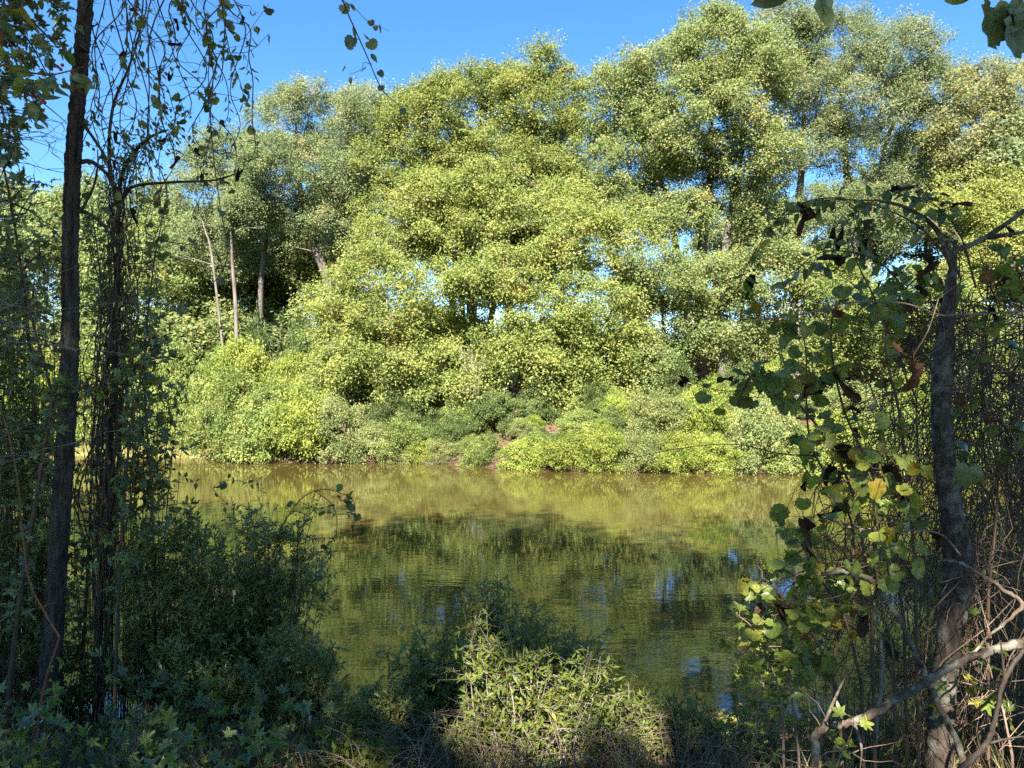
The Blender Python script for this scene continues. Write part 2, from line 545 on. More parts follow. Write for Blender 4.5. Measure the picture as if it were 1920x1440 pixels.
# ------------------------------------------------------------------ trees
def make_crown(lobes, nodes, rng, dens=3.0, leaves=175, cr=0.52, L=0.14, W=0.1, tint=0.45, back=0.35, carve=None, twigs=2, tw=0.14, limb=3):
    """lobes (n,6) ellipsoids in world space; returns foliage and limb mesh builders"""
    lb = np.asarray(lobes, float)
    fol, wood = MB(), MB()
    area = np.pi * lb[:, 3] * lb[:, 5]
    n = int(area.sum() * dens)
    cs = []
    prob = area / area.sum()
    tries = 0
    while len(cs) < n and tries < n * 30:
        tries += 1
        k = rng.choice(len(lb), p=prob)
        u = rdir(1, rng)[0]
        if u[1] > 0.25 and rng.random() > back:
            continue
        if u[2] < -0.55 and rng.random() > 0.4:
            continue
        p = lb[k, :3] + lb[k, 3:] * u * (0.45 + 0.72 * rng.random() ** 0.7)
        q = np.linalg.norm((p - lb[:, :3]) / lb[:, 3:], axis=1)
        if (q < 0.5).any() and rng.random() < 0.75:
            continue
        if cs and np.min(np.linalg.norm(np.array(cs) - p, axis=1)) < cr * 0.5:
            continue
        cs.append(p)
    cs = np.array(cs)
    n = len(cs)
    rad = cr * rng.uniform(0.55, 1.6, n)
    cnt = (leaves * (rad / cr) ** 1.7 * rng.uniform(0.35, 1.15, n)).astype(int)
    idx = np.repeat(np.arange(n), cnt)
    u = rdir(len(idx), rng)
    low = (u[:, 2] < -0.2) & (rng.random(len(idx)) < 0.6)
    u[low, 2] *= -1
    r = rng.random(len(idx)) ** 0.5
    r *= 1 + 0.45 * (rng.random(len(idx)) < 0.3)
    ax = rdir(n, rng)
    st = rng.uniform(0.1, 0.9, n)
    v = u * (r * rad[idx])[:, None]
    v = v + ax[idx] * (np.sum(v * ax[idx], axis=1) * st[idx])[:, None]
    pos = cs[idx] + v * np.array([1.0, 1.0, 0.92])
    nr = unit(u * 0.22 + np.array([-0.05, -0.25, 0.5]) + rng.normal(size=u.shape) * 0.55)
    d = unit(np.cross(nr, rdir(len(idx), rng)) + u * 0.3 + np.array([0, 0, -0.25]))
    ct = np.clip(rng.normal(tint, tw, n), 0, 0.9)
    tt = np.clip(ct[idx] + rng.normal(0, 0.17, len(idx)), 0, 1)
    sz = rng.uniform(0.7, 1.3, len(idx))
    if carve:
        keep = np.ones(len(idx), bool)
        for tp, tr in carve:
            v = pos - tp
            al = v @ S
            dd = np.linalg.norm(v - al[:, None] * S, axis=1)
            keep &= ~((dd < tr) & (al > 0.5))
        pos, d, nr, tt, sz = pos[keep], d[keep], nr[keep], tt[keep], sz[keep]
    tris(fol, pos, d, nr, L * sz, W * sz, tt)
    # limbs: every clump grows from the nearest wood that lies below or inside it
    nodes = [np.asarray(a, float) for a in nodes]
    NP = np.vstack([a[:, :3] for a in nodes])
    NR = np.concatenate([a[:, 3] for a in nodes])
    order = np.argsort(np.min(np.linalg.norm(cs[:, None, :] - NP[None, :, :], axis=2), axis=1))
    for kk, k in enumerate(order):
        c = cs[k]
        v = c - NP
        dist = np.linalg.norm(v, axis=1) + 1.3 * np.maximum(0, -v[:, 2] + 0.2) - 0.0
        j = int(np.argmin(dist))
        s = NP[j]
        ln = np.linalg.norm(c - s)
        if kk % limb:
            tube(wood, [s, c], min(NR[j], 0.02), 0.008, n=3)
            continue
        r0 = min(NR[j] * 0.75, 0.035 + 0.018 * ln)
        mid = (s + c) / 2 + np.array([rng.normal() * 0.1, rng.normal() * 0.1, rng.normal() * 0.06 - 0.04]) * ln
        pts = crom([s, mid, c], max(2, int(ln * 1.2)))
        tube(wood, pts, r0, 0.018, n=4)
        NP = np.vstack([NP, pts[1:]])
        NR = np.concatenate([NR, np.linspace(r0, 0.02, len(pts))[1:]])
        for _ in range(twigs):
            e = c + rdir(1, rng)[0] * rad[k] * np.array([1, 1, 0.7]) * 0.95
            st = pts[rng.integers(len(pts) // 2, len(pts))]
            tube(wood, [st, (st + e) / 2 + rng.normal(size=3) * 0.06, e], 0.02, 0.007, n=3)
    return fol, wood


def trunk_path(px_pts, rads, step=6):
    """px_pts: (px,py,Y) list from the base up; returns nodes (n,4)"""
    p = np.array([P(*q) for q in px_pts])
    p[0, 2] = ground(p[0, 0], p[0, 1]) - 0.25
    c = crom(p, step)
    r = np.interp(np.linspace(0, 1, len(c)), np.linspace(0, 1, len(rads)), rads)
    return np.hstack([c, r[:, None]])


def px_lobes(lst, Y, dy=0.0, rng=RNG):
    out = []
    for q in lst:
        px, py, rx, ry = q[:4]
        y = Y + (q[4] if len(q) > 4 else rng.uniform(-1, 1) * 1.5)
        c = P(px, py, y)
        k = y / F
        R_ = np.array([rx * k * 1.1, min(rx, ry) * k * 1.1, ry * k * 1.1])
        out.append([*c, *R_])
        for _ in range(3):
            o_ = rdir(1, rng)[0] * R_ * rng.uniform(0.6, 1.0)
            f_ = rng.uniform(0.3, 0.5)
            out.append([*(c + o_), R_[0] * f_, R_[1] * f_, R_[2] * f_ * rng.uniform(0.9, 1.4)])
    return out


def far_tree(name, label, lobes, Y, trunks, mat, seed, bark='bark_far', group=None, **kw):
    rng = np.random.default_rng(seed)
    nodes = [trunk_path(*t) for t in trunks]
    b = nodes[0][0, :3].copy()
    b[2] += 0.25
    root = empty(name, b, label, 'tree', group)
    for nd in nodes:
        tm = MB()
        tube(tm, nd[:, :3], nd[:, 3], n=9, rough=0.06, rng=rng)
        part(tm, 'trunk', bark, root)
    fol, wood = make_crown(px_lobes(lobes, Y, rng=rng), nodes, rng, **kw)
    part(wood, 'limbs', 'bark_pale', root, 'stuff')  # paler bark than the trunks: sunlight on the limbs put into the colour
    part(fol, 'crown', mat, root, 'stuff')
    return root


far_tree('oak_tree', 'broad yellow-green tree leaning low over the bank, its branches parting around a dark hollow',
         [(985, 420, 95, 55, 1), (870, 440, 70, 50, 2.5), (1090, 470, 85, 60, -1.5), (740, 440, 65, 50, 3), (690, 525, 65, 55, 0), (820, 545, 85, 55, -2),
          (960, 535, 85, 48, -2.5), (1110, 585, 80, 62, -2), (1180, 540, 40, 45, 2), (620, 580, 45, 45, 1), (655, 615, 80, 50), (760, 630, 85, 55), (870, 640, 60, 40), (1100, 690, 85, 55),
          (1165, 650, 55, 60, -1), (1050, 765, 45, 50, -2), (820, 700, 60, 40, -2), (1010, 610, 60, 28, -3), (700, 680, 60, 40, -2), (640, 700, 50, 35, -1), (770, 735, 50, 30, -2), (885, 725, 45, 30, -2.5), (1130, 765, 55, 35, -2), (1200, 710, 45, 40, -1), (960, 635, 60, 36, -3), (1000, 690, 50, 26, -3.5), (925, 690, 38, 26, -3), (1185, 440, 55, 50, 2), (930, 350, 60, 40, 1), (800, 380, 50, 40, 2), (1060, 390, 60, 40, 2)], 45.5,
         [([(975, 800, 46), (972, 720, 46), (975, 640, 46), (950, 560, 46), (955, 440, 46)], [0.32, 0.28, 0.24, 0.17, 0.06]),
          ([(975, 760, 46), (1000, 660, 46), (1060, 590, 46), (1100, 500, 45.5)], [0.2, 0.17, 0.12, 0.05]),
          ([(975, 760, 46), (930, 670, 46), (850, 610, 46), (740, 500, 45.5)], [0.2, 0.16, 0.12, 0.05])],
         'far_yellow', 11, tint=0.45, cr=0.5, dens=3.00)
far_tree('oak_tree', 'tall domed yellow-green tree rising behind the low leaning tree, turning gold along its top',
         [(900, 215, 105, 75), (800, 255, 95, 80), (1010, 215, 95, 75), (745, 320, 70, 80), (1065, 290, 60, 80), (900, 330, 140, 85),
          (780, 410, 100, 80), (1010, 390, 110, 75), (900, 470, 130, 80), (960, 180, 60, 40), (850, 190, 60, 40)], 52,
         [([(890, 800, 53), (885, 600, 53), (890, 450, 53), (895, 300, 53), (905, 190, 53)], [0.45, 0.38, 0.3, 0.2, 0.08]),
          ([(886, 560, 53), (960, 420, 53), (1020, 260, 52.5)], [0.25, 0.18, 0.06]),
          ([(886, 580, 53), (820, 430, 53), (775, 290, 52.5)], [0.25, 0.18, 0.06])],
         'far_yellow', 12, tint=0.42, cr=0.5, dens=3.18)
far_tree('oak_tree', 'grey-green tree with bare dark forked trunks, beside the tall domed yellow-green tree',
         [(610, 220, 95, 52), (535, 245, 65, 60), (685, 235, 50, 55), (560, 330, 85, 62), (655, 335, 65, 55), (500, 320, 55, 62),
          (540, 420, 75, 45), (640, 430, 55, 50), (470, 400, 50, 45)], 54,
         [([(628, 680, 55), (622, 560, 55), (590, 460, 55), (560, 340, 55), (555, 230, 54.5)], [0.42, 0.36, 0.28, 0.18, 0.06]),
          ([(622, 570, 55), (640, 450, 55), (660, 320, 54.5), (680, 240, 54)], [0.25, 0.2, 0.12, 0.05]),
          ([(490, 690, 56), (488, 560, 56), (500, 440, 56), (520, 300, 55)], [0.26, 0.22, 0.16, 0.05])],
         'far_grey', 13, L=0.125, W=0.085, leaves=200, tint=0.5, cr=0.5, dens=3.18)
far_tree('birch_tree', 'thin tree with bare straight trunks above the yellow-green bushes',
         [(420, 300, 60, 45), (395, 365, 55, 50), (455, 420, 50, 42), (375, 470, 50, 50), (430, 500, 45, 40)], 56,
         [([(446, 720, 52), (443, 610, 52), (436, 500, 52.5), (432, 430, 53), (420, 330, 56)], [0.17, 0.15, 0.12, 0.06, 0.02]),
          ([(440, 560, 52.3), (400, 500, 53), (384, 430, 54), (366, 370, 56)], [0.1, 0.08, 0.05, 0.02])],
         'far_grey', 14, 'bark_far', tint=0.5, cr=0.5, dens=3.09)
far_tree('oak_tree', 'large full-crowned green tree with a pale broken limb high in its open middle',
         [(1250, 150, 85, 60), (1185, 215, 65, 75), (1340, 100, 80, 65), (1300, 235, 110, 75), (1395, 190, 70, 80), (1185, 310, 70, 70),
          (1285, 340, 120, 60), (1160, 400, 50, 55), (1400, 310, 75, 65), (1440, 420, 60, 48), (1235, 420, 90, 42), (1330, 60, 50, 35), (1420, 120, 60, 60)], 50,
         [([(1320, 760, 51), (1312, 600, 51), (1315, 480, 51), (1330, 360, 51), (1335, 150, 50.5)], [0.48, 0.4, 0.34, 0.24, 0.06]),
          ([(1314, 500, 51), (1370, 400, 51), (1400, 250, 50.5)], [0.28, 0.22, 0.06]),
          ([(1313, 520, 51), (1260, 420, 51), (1215, 260, 50.5)], [0.28, 0.2, 0.06])],
         'far_olive', 15, tint=0.5, cr=0.5, dens=3.18)
far_tree('oak_tree', 'tallest green tree, its airy crown showing blue sky between pale forked trunks',
         [(1490, 75, 70, 45), (1560, 90, 80, 60), (1680, 110, 90, 55), (1745, 165, 60, 50), (1505, 180, 75, 65), (1620, 200, 100, 65),
          (1715, 255, 65, 60), (1555, 280, 75, 50), (1660, 370, 80, 45), (1550, 410, 75, 45), (1720, 430, 75, 45), (1480, 40, 50, 30), (1450, 300, 50, 50)], 52,
         [([(1600, 780, 53), (1598, 560, 53), (1598, 420, 53), (1585, 300, 53), (1570, 120, 52)], [0.42, 0.36, 0.3, 0.2, 0.06]),
          ([(1495, 780, 54), (1493, 460, 54), (1502, 330, 54), (1506, 240, 53.5), (1520, 120, 53)], [0.36, 0.3, 0.24, 0.18, 0.06]),
          ([(1598, 440, 53), (1650, 320, 53), (1700, 180, 52)], [0.24, 0.18, 0.05])],
         'far_grey', 16, 'bark_pale', L=0.125, W=0.085, leaves=200, tint=0.55, cr=0.5, dens=3.09)
far_tree('oak_tree', 'brownish-green tree at the end of the tree line beside the tallest tree',
         [(1835, 175, 55, 45), (1905, 180, 75, 60), (1815, 260, 65, 65), (1915, 290, 85, 70), (2010, 240, 90, 80), (2020, 380, 90, 80), (1810, 330, 50, 40)], 50,
         [([(1880, 780, 51), (1875, 500, 51), (1880, 330, 51), (1890, 200, 50)], [0.4, 0.32, 0.24, 0.06])],
         'far_brown', 17, L=0.15, W=0.11, leaves=150, tint=0.5, cr=0.5, dens=3.18)
far_tree('maple_tree', 'golden-yellow leafed tree in front of the brownish-green tree',
         [(1850, 355, 80, 38), (1925, 400, 80, 60), (1800, 405, 55, 35), (1900, 480, 80, 50), (2010, 480, 80, 70), (1830, 520, 60, 50)], 45,
         [([(1920, 830, 46), (1915, 600, 46), (1905, 460, 46), (1890, 380, 45)], [0.24, 0.2, 0.14, 0.05])],
         'far_yellow', 18, tint=0.56, cr=0.46, dens=2.92)
far_tree('oak_tree', 'mid-sized green tree with hanging lower boughs between the low leaning tree and the bright bushes',
         [(1240, 520, 75, 42), (1330, 535, 75, 50), (1255, 600, 70, 50), (1370, 590, 60, 50), (1190, 560, 40, 50), (1445, 520, 60, 55), (1300, 660, 55, 32), (1210, 690, 45, 40), (1410, 640, 50, 40)], 45.5,
         [([(1352, 760, 46.5), (1355, 680, 46.5), (1350, 600, 46.5), (1310, 520, 46)], [0.3, 0.26, 0.2, 0.06]),
          ([(1245, 760, 47), (1248, 680, 47), (1240, 560, 46)], [0.22, 0.18, 0.05])],
         'far_olive', 19, 'bark_far', tint=0.5, cr=0.46, dens=3.78)
far_tree('sweetgum_tree', 'bright green young tree behind the tangled vines by the right-hand bank',
         [(1560, 560, 70, 55), (1640, 600, 75, 60), (1540, 660, 60, 50), (1720, 560, 70, 60), (1790, 640, 75, 65), (1680, 690, 70, 50), (1860, 590, 70, 60), (1900, 690, 80, 60)], 46,
         [([(1640, 830, 47), (1642, 700, 47), (1640, 580, 46)], [0.22, 0.18, 0.05]), ([(1790, 830, 47), (1795, 700, 47), (1790, 580, 46)], [0.2, 0.16, 0.05])],
         'shrub_green', 20, tint=0.55, cr=0.46, dens=2.92)
far_tree('sapling_tree', 'slender sapling with a pale straight stem in the shade beside the low leaning tree',
         [(725, 590, 45, 30), (700, 640, 40, 30), (770, 610, 40, 30)], 43.5,
         [([(727, 780, 43.5), (727, 700, 43.5), (728, 640, 43.5), (725, 560, 43.5)], [0.10, 0.095, 0.08, 0.03])],
         'far_yellow', 21, 'bark_pale', tint=0.4, cr=0.4, dens=3.5, leaves=80)

# trees standing farther back, filling the wood: one model, copied
def back_tree(seed, mat, label, H=19.0, z0=8.0, sp=3.0):
    rng = np.random.default_rng(seed)
    lobes = []
    for k in range(9):
        a = rng.uniform(0, 6.28)
        z = rng.uniform(z0, H - 2.5)
        q = sp * (1 - abs(z - (z0 + H) / 2.2) / 14)
        lobes.append([math.cos(a) * q, math.sin(a) * q, z, rng.uniform(1.9, 3.0), rng.uniform(1.9, 2.8), rng.uniform(1.4, 2.2)])
    lobes.append([0, 0, H - 2, 2.2, 2.2, 1.9])
    tz = np.linspace(-0.4, H - 1.5, 24)
    lean = rng.normal(size=2) * 0.03
    nodes = [np.stack([tz * lean[0] + 0.15 * np.sin(tz * 0.6), tz * lean[1], tz, np.interp(tz, [0, H], [0.27, 0.04])], 1)]
    root = empty('woodland_tree', (0, 0, 0), label, 'tree', 'trees farther back in the wood')
    tm = MB()
    tube(tm, nodes[0][:, :3], nodes[0][:, 3], n=8, rough=0.06, rng=rng)
    part(tm, 'trunk', 'bark_far', root)
    fol, wood = make_crown(lobes, nodes, rng, dens=2.2, leaves=95, cr=0.6, L=0.26, W=0.175, back=1.0, twigs=0, tint=0.45)
    part(wood, 'limbs', 'bark_far', root, 'stuff')
    part(fol, 'crown', mat, root, 'stuff')
    return root


BL = ['slim green woodland tree standing back among other trunks behind the shore trees',
      'grey-green woodland tree standing back in the far wood']
protos = [back_tree(31, 'far_olive', BL[0]), back_tree(32, 'far_grey', BL[1])]
spots = [(-42, 62, 1.1), (-37, 66, 1.1), (-33, 58, 0.98), (-29, 64, 1.05), (-26, 59, 0.9), (-22.5, 63, 0.95), (-19, 66, 0.95), (-31, 72, 1.05),
         (-15, 64, 1.0), (-4, 66, 1.1), (4, 68, 1.1), (20, 66, 0.95),
         (28, 66, 0.95), (32, 60, 1.05), (37, 63, 1.1), (42, 58, 1.0), (-48, 58, 1.0), (33, 48, 0.95), (39, 44, 0.95), (-54, 62, 1.0), (-38, 55, 0.8)]
rr = np.random.default_rng(5)
for i, (x, y, s) in enumerate(spots):
    k = i % 2
    loc = (x, y, float(ground(x, y)))
    sc = (s * rr.uniform(0.85, 1.05), s * rr.uniform(0.85, 1.05), s)
    if i < 2:
        o = protos[k]
        o.location, o.scale, o.rotation_euler = loc, sc, (0, 0, rr.uniform(0, 6.28))
    else:
        copy_tree(protos[k], loc, rr.uniform(0, 6.28), sc)

UL = 'leafy understory tree in the wood, clothed almost to the ground'
und = back_tree(33, 'far_olive', UL, 9.5, 1.2, 2.4)
und['group'] = 'understory trees in the wood'
und.name = 'understory_tree'
us = [(-44, 57), (-40, 60), (-36, 58), (-32.5, 60), (-29, 57.5), (-25.5, 60), (-22.5, 58), (-19.5, 61), (-16.5, 59), (-13, 60), (-10, 62), (-7, 59), (-3, 61), (1, 59), (4.5, 61), (8, 58), (11.5, 61),
      (15, 58), (18, 60), (21.5, 57), (25, 60), (28.5, 56), (32, 59), (36, 55), (40, 58), (30, 51), (36, 47), (-50, 60), (23, 52), (27, 47), (-33, 54.5)]
UM = ['far_olive', 'far_yellow', 'far_grey', 'shrub_green', 'far_olive', 'far_grey']
for i, (x, y) in enumerate(us):
    s = rr.uniform(0.8, 1.1) if x < -13 else rr.uniform(0.5, 0.78)
    args = ((x, y, float(ground(x, y))), rr.uniform(0, 6.28), (s * 1.15, s * 1.15, s))
    if i == 0:
        und.location, und.scale = args[0], args[2]
    else:
        copy_tree(und, *args, UM[i % 6], {'far_olive': UL, 'far_yellow': 'yellowish understory tree in the wood, leafy to its foot', 'far_grey': 'grey-green understory tree in the wood, leafy to its foot', 'shrub_green': 'fresh green understory tree in the wood, leafy to its foot'}[UM[i % 6]])
# the wood beyond
fm = MB()
n = 34000
x = rr.uniform(-110, 110, n)
y = rr.uniform(74, 92, n)
top = 4.6 + 1.6 * np.sin(x * 0.31) + 1.4 * np.sin(x * 0.83 + 1)
z = ground(x, y) + top * rr.random(n)
kites(fm, np.stack([x, y, z], 1), rdir(n, rr), unit(np.array([0, -0.4, 0.6]) + rr.normal(size=(n, 3)) * 0.5), rr.uniform(0.5, 0.95, n), rr.uniform(0.35, 0.6, n), np.clip(rr.normal(0.4, 0.2, n), 0, 1))
o = part(fm, 'distant_wood', 'far_grey', None, 'stuff')
o['label'] = 'dense green wood filling the distance behind the trunks'; o['category'] = 'wood'

# trees behind and beside the photographer: they shade the near bank and the near water
CARVE = [(P(px_, py_, y_), r_) for px_, py_, y_, r_ in [  # unseen canopy cut open along sun rays, shaped to drop light on chosen spots
    *[(1030 + 190 * math.cos(k * 2.4) * math.sqrt((k + 0.5) / 34), 1320 + 130 * math.sin(k * 2.4) * math.sqrt((k + 0.5) / 34), 5.0, 0.07 + 0.045 * ((k * 7) % 4)) for k in range(34)],
    *[(40 + 1850 * ((k * 0.618) % 1), 930 + 500 * ((k * 0.755) % 1), 4.2 + 2.2 * ((k * 0.37) % 1), 0.04 + 0.02 * (k % 4)) for k in range(46)],
    (1640, 760, 4.2, 0.13), (1560, 650, 4.2, 0.11), (1500, 900, 4.1, 0.12), (1600, 1000, 4.1, 0.13), (1690, 860, 4.2, 0.1), (1440, 790, 4.0, 0.1), (1720, 560, 4.3, 0.1), (1560, 400, 4.4, 0.12), (1520, 1120, 4.1, 0.12), (1660, 1140, 4.1, 0.1), (280, 960, 6.4, 0.12), (450, 980, 6.7, 0.14), (540, 1080, 6.7, 0.1), (380, 1300, 5.0, 0.12), (180, 1360, 4.4, 0.1),
    (895, 1130, 5.9, 0.12), (930, 1200, 5.7, 0.12), (800, 1250, 5.8, 0.1), (960, 1160, 5.9, 0.09), (860, 1190, 5.9, 0.07),
    (925, 1175, 5.0, 0.16), (1230, 1390, 5.0, 0.2), (1190, 1300, 5.0, 0.2), (1400, 1180, 4.2, 0.2), (1470, 1240, 4.2, 0.14), (1870, 1390, 4.0, 0.3), (1890, 1250, 4.6, 0.35), (1860, 1080, 4.8, 0.2), (1705, 690, 2.6, 0.10), (1590, 1085, 3.9, 0.16), (1640, 910, 3.6, 0.09),
    (1560, 1390, 3.8, 0.15), (1860, 1320, 4.1, 0.12), (100, 1130, 3.4, 0.07), (1900, 1130, 4.2, 0.1), (690, 1420, 4.6, 0.13), (15, 20, 2.0, 0.07), (1880, 940, 4.6, 0.2)]]


def shade_tree(seed, carve, base, label):
    rng = np.random.default_rng(seed)
    H = 24.0
    b = np.array([base[0], base[1], float(ground(*base))])
    lobes = []
    for k in range(13):
        a = k * 2.4 + rng.uniform(-0.4, 0.4)
        z = rng.uniform(9.5, H - 3)
        q = rng.uniform(1.5, 4.6) * (1 - 0.5 * abs(z - 15) / 9)
        lobes.append([b[0] + math.cos(a) * q, b[1] + math.sin(a) * q, b[2] + z, rng.uniform(2.0, 3.0), rng.uniform(2.0, 3.0), rng.uniform(1.4, 2.2)])
    lobes.append([b[0], b[1], b[2] + H - 2.2, 2.6, 2.6, 2.0])
    tz = np.linspace(-0.4, H - 2, 22)
    nodes = [np.stack([b[0] + 0.2 * np.sin(tz * 0.4), b[1] + 0.15 * np.sin(tz * 0.5), b[2] + tz, np.interp(tz, [0, H], [0.32, 0.05])], 1)]
    root = empty('shade_tree', b, label, 'tree', 'trees around the viewpoint')
    tm = MB()
    tube(tm, nodes[0][:, :3], nodes[0][:, 3], n=10, rough=0.08, rng=rng)
    part(tm, 'trunk', 'bark_left', root)
    fol, wood = make_crown(lobes, nodes, rng, dens=0.5, leaves=112, cr=1.15, L=0.34, W=0.22, back=1.0, twigs=1, carve=carve)
    part(wood, 'limbs', 'bark_left', root, 'stuff')
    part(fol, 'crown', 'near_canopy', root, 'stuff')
    return root


SL = 'tall dark-crowned tree on the near bank behind the viewpoint'
s1 = shade_tree(41, CARVE, (-6.5, -5.5), SL)
s2 = shade_tree(42, CARVE, (0.8, -7.0), SL)
s3 = shade_tree(43, CARVE, (-1.5, -13.0), SL)
s4 = shade_tree(44, CARVE, (-8.0, -11.0), SL)
for i, (x, y, k) in enumerate([(-13.5, -4.5, 1.0), (-20, -6, 1.0), (8.5, -5.0, 0.98), (15.5, -5.5, 1.0), (22, -4, 1.0), (-27, -4, 1.0), (-15, -17, 1.0), (7, -15, 1.05), (29, -7, 1.0)]):
    copy_tree((s3, s2)[i % 2] if x < 0 else (s1, s2)[i % 2], (x, y, float(ground(x, y))), i * 1.3, (k, k, k))


# ------------------------------------------------------------------ far shore shrubs
def shrub_proto(seed, mat, label, cat='shrub', leaves=150, dens=11, L=0.085, W=0.055):
    rng = np.random.default_rng(seed)
    lobes = [[0, 0, 1.25, 1.1, 1.0, 0.85]]
    for k in range(7):
        a = k * 0.9 + rng.uniform(-0.3, 0.3)
        q = rng.uniform(0.7, 1.25)
        lobes.append([math.cos(a) * q, math.sin(a) * q, rng.uniform(0.55, 1.7), rng.uniform(0.5, 0.85), rng.uniform(0.5, 0.85), rng.uniform(0.4, 0.7)])
    for k in range(16):
        a = rng.uniform(0, 6.28)
        q = rng.uniform(0.0, 1.35)
        h = rng.uniform(1.3, 2.5) - 0.45 * q
        lobes.append([math.cos(a) * q, math.sin(a) * q, h, 0.22, 0.22, rng.uniform(0.3, 0.55)])
    for k in range(5):
        a = rng.uniform(0, 6.28)
        lobes.append([math.cos(a) * 1.3, math.sin(a) * 1.3, 0.4, 0.5, 0.5, 0.35])
    stems = []
    for k in range(6):
        a = rng.uniform(0, 6.28)
        e = np.array([math.cos(a) * 0.7, math.sin(a) * 0.7, rng.uniform(0.9, 1.6)])
        p = crom([[e[0] * 0.15, e[1] * 0.15, -0.2], e * 0.5 + rng.normal(size=3) * 0.08, e], 4)
        stems.append(np.hstack([p, np.linspace(0.035, 0.015, len(p))[:, None]]))
    root = empty('shore_shrub', (0, 0, 0), label, cat)
    sm = MB()
    for s_ in stems:
        tube(sm, s_[:, :3], s_[:, 3], n=5, rng=rng)
    part(sm, 'stems', 'root_brown', root, 'stuff')
    fol, wood = make_crown(lobes, stems, rng, dens=dens, leaves=leaves, cr=0.23, L=L, W=W, back=0.8, twigs=1, tint=0.5, tw=0.26)
    part(wood, 'twigs', 'root_brown', root, 'stuff')
    part(fol, 'crown', mat, root, 'stuff')
    return root


sp = [shrub_proto(51 + k, 'shrub_green', '') for k in range(4)]
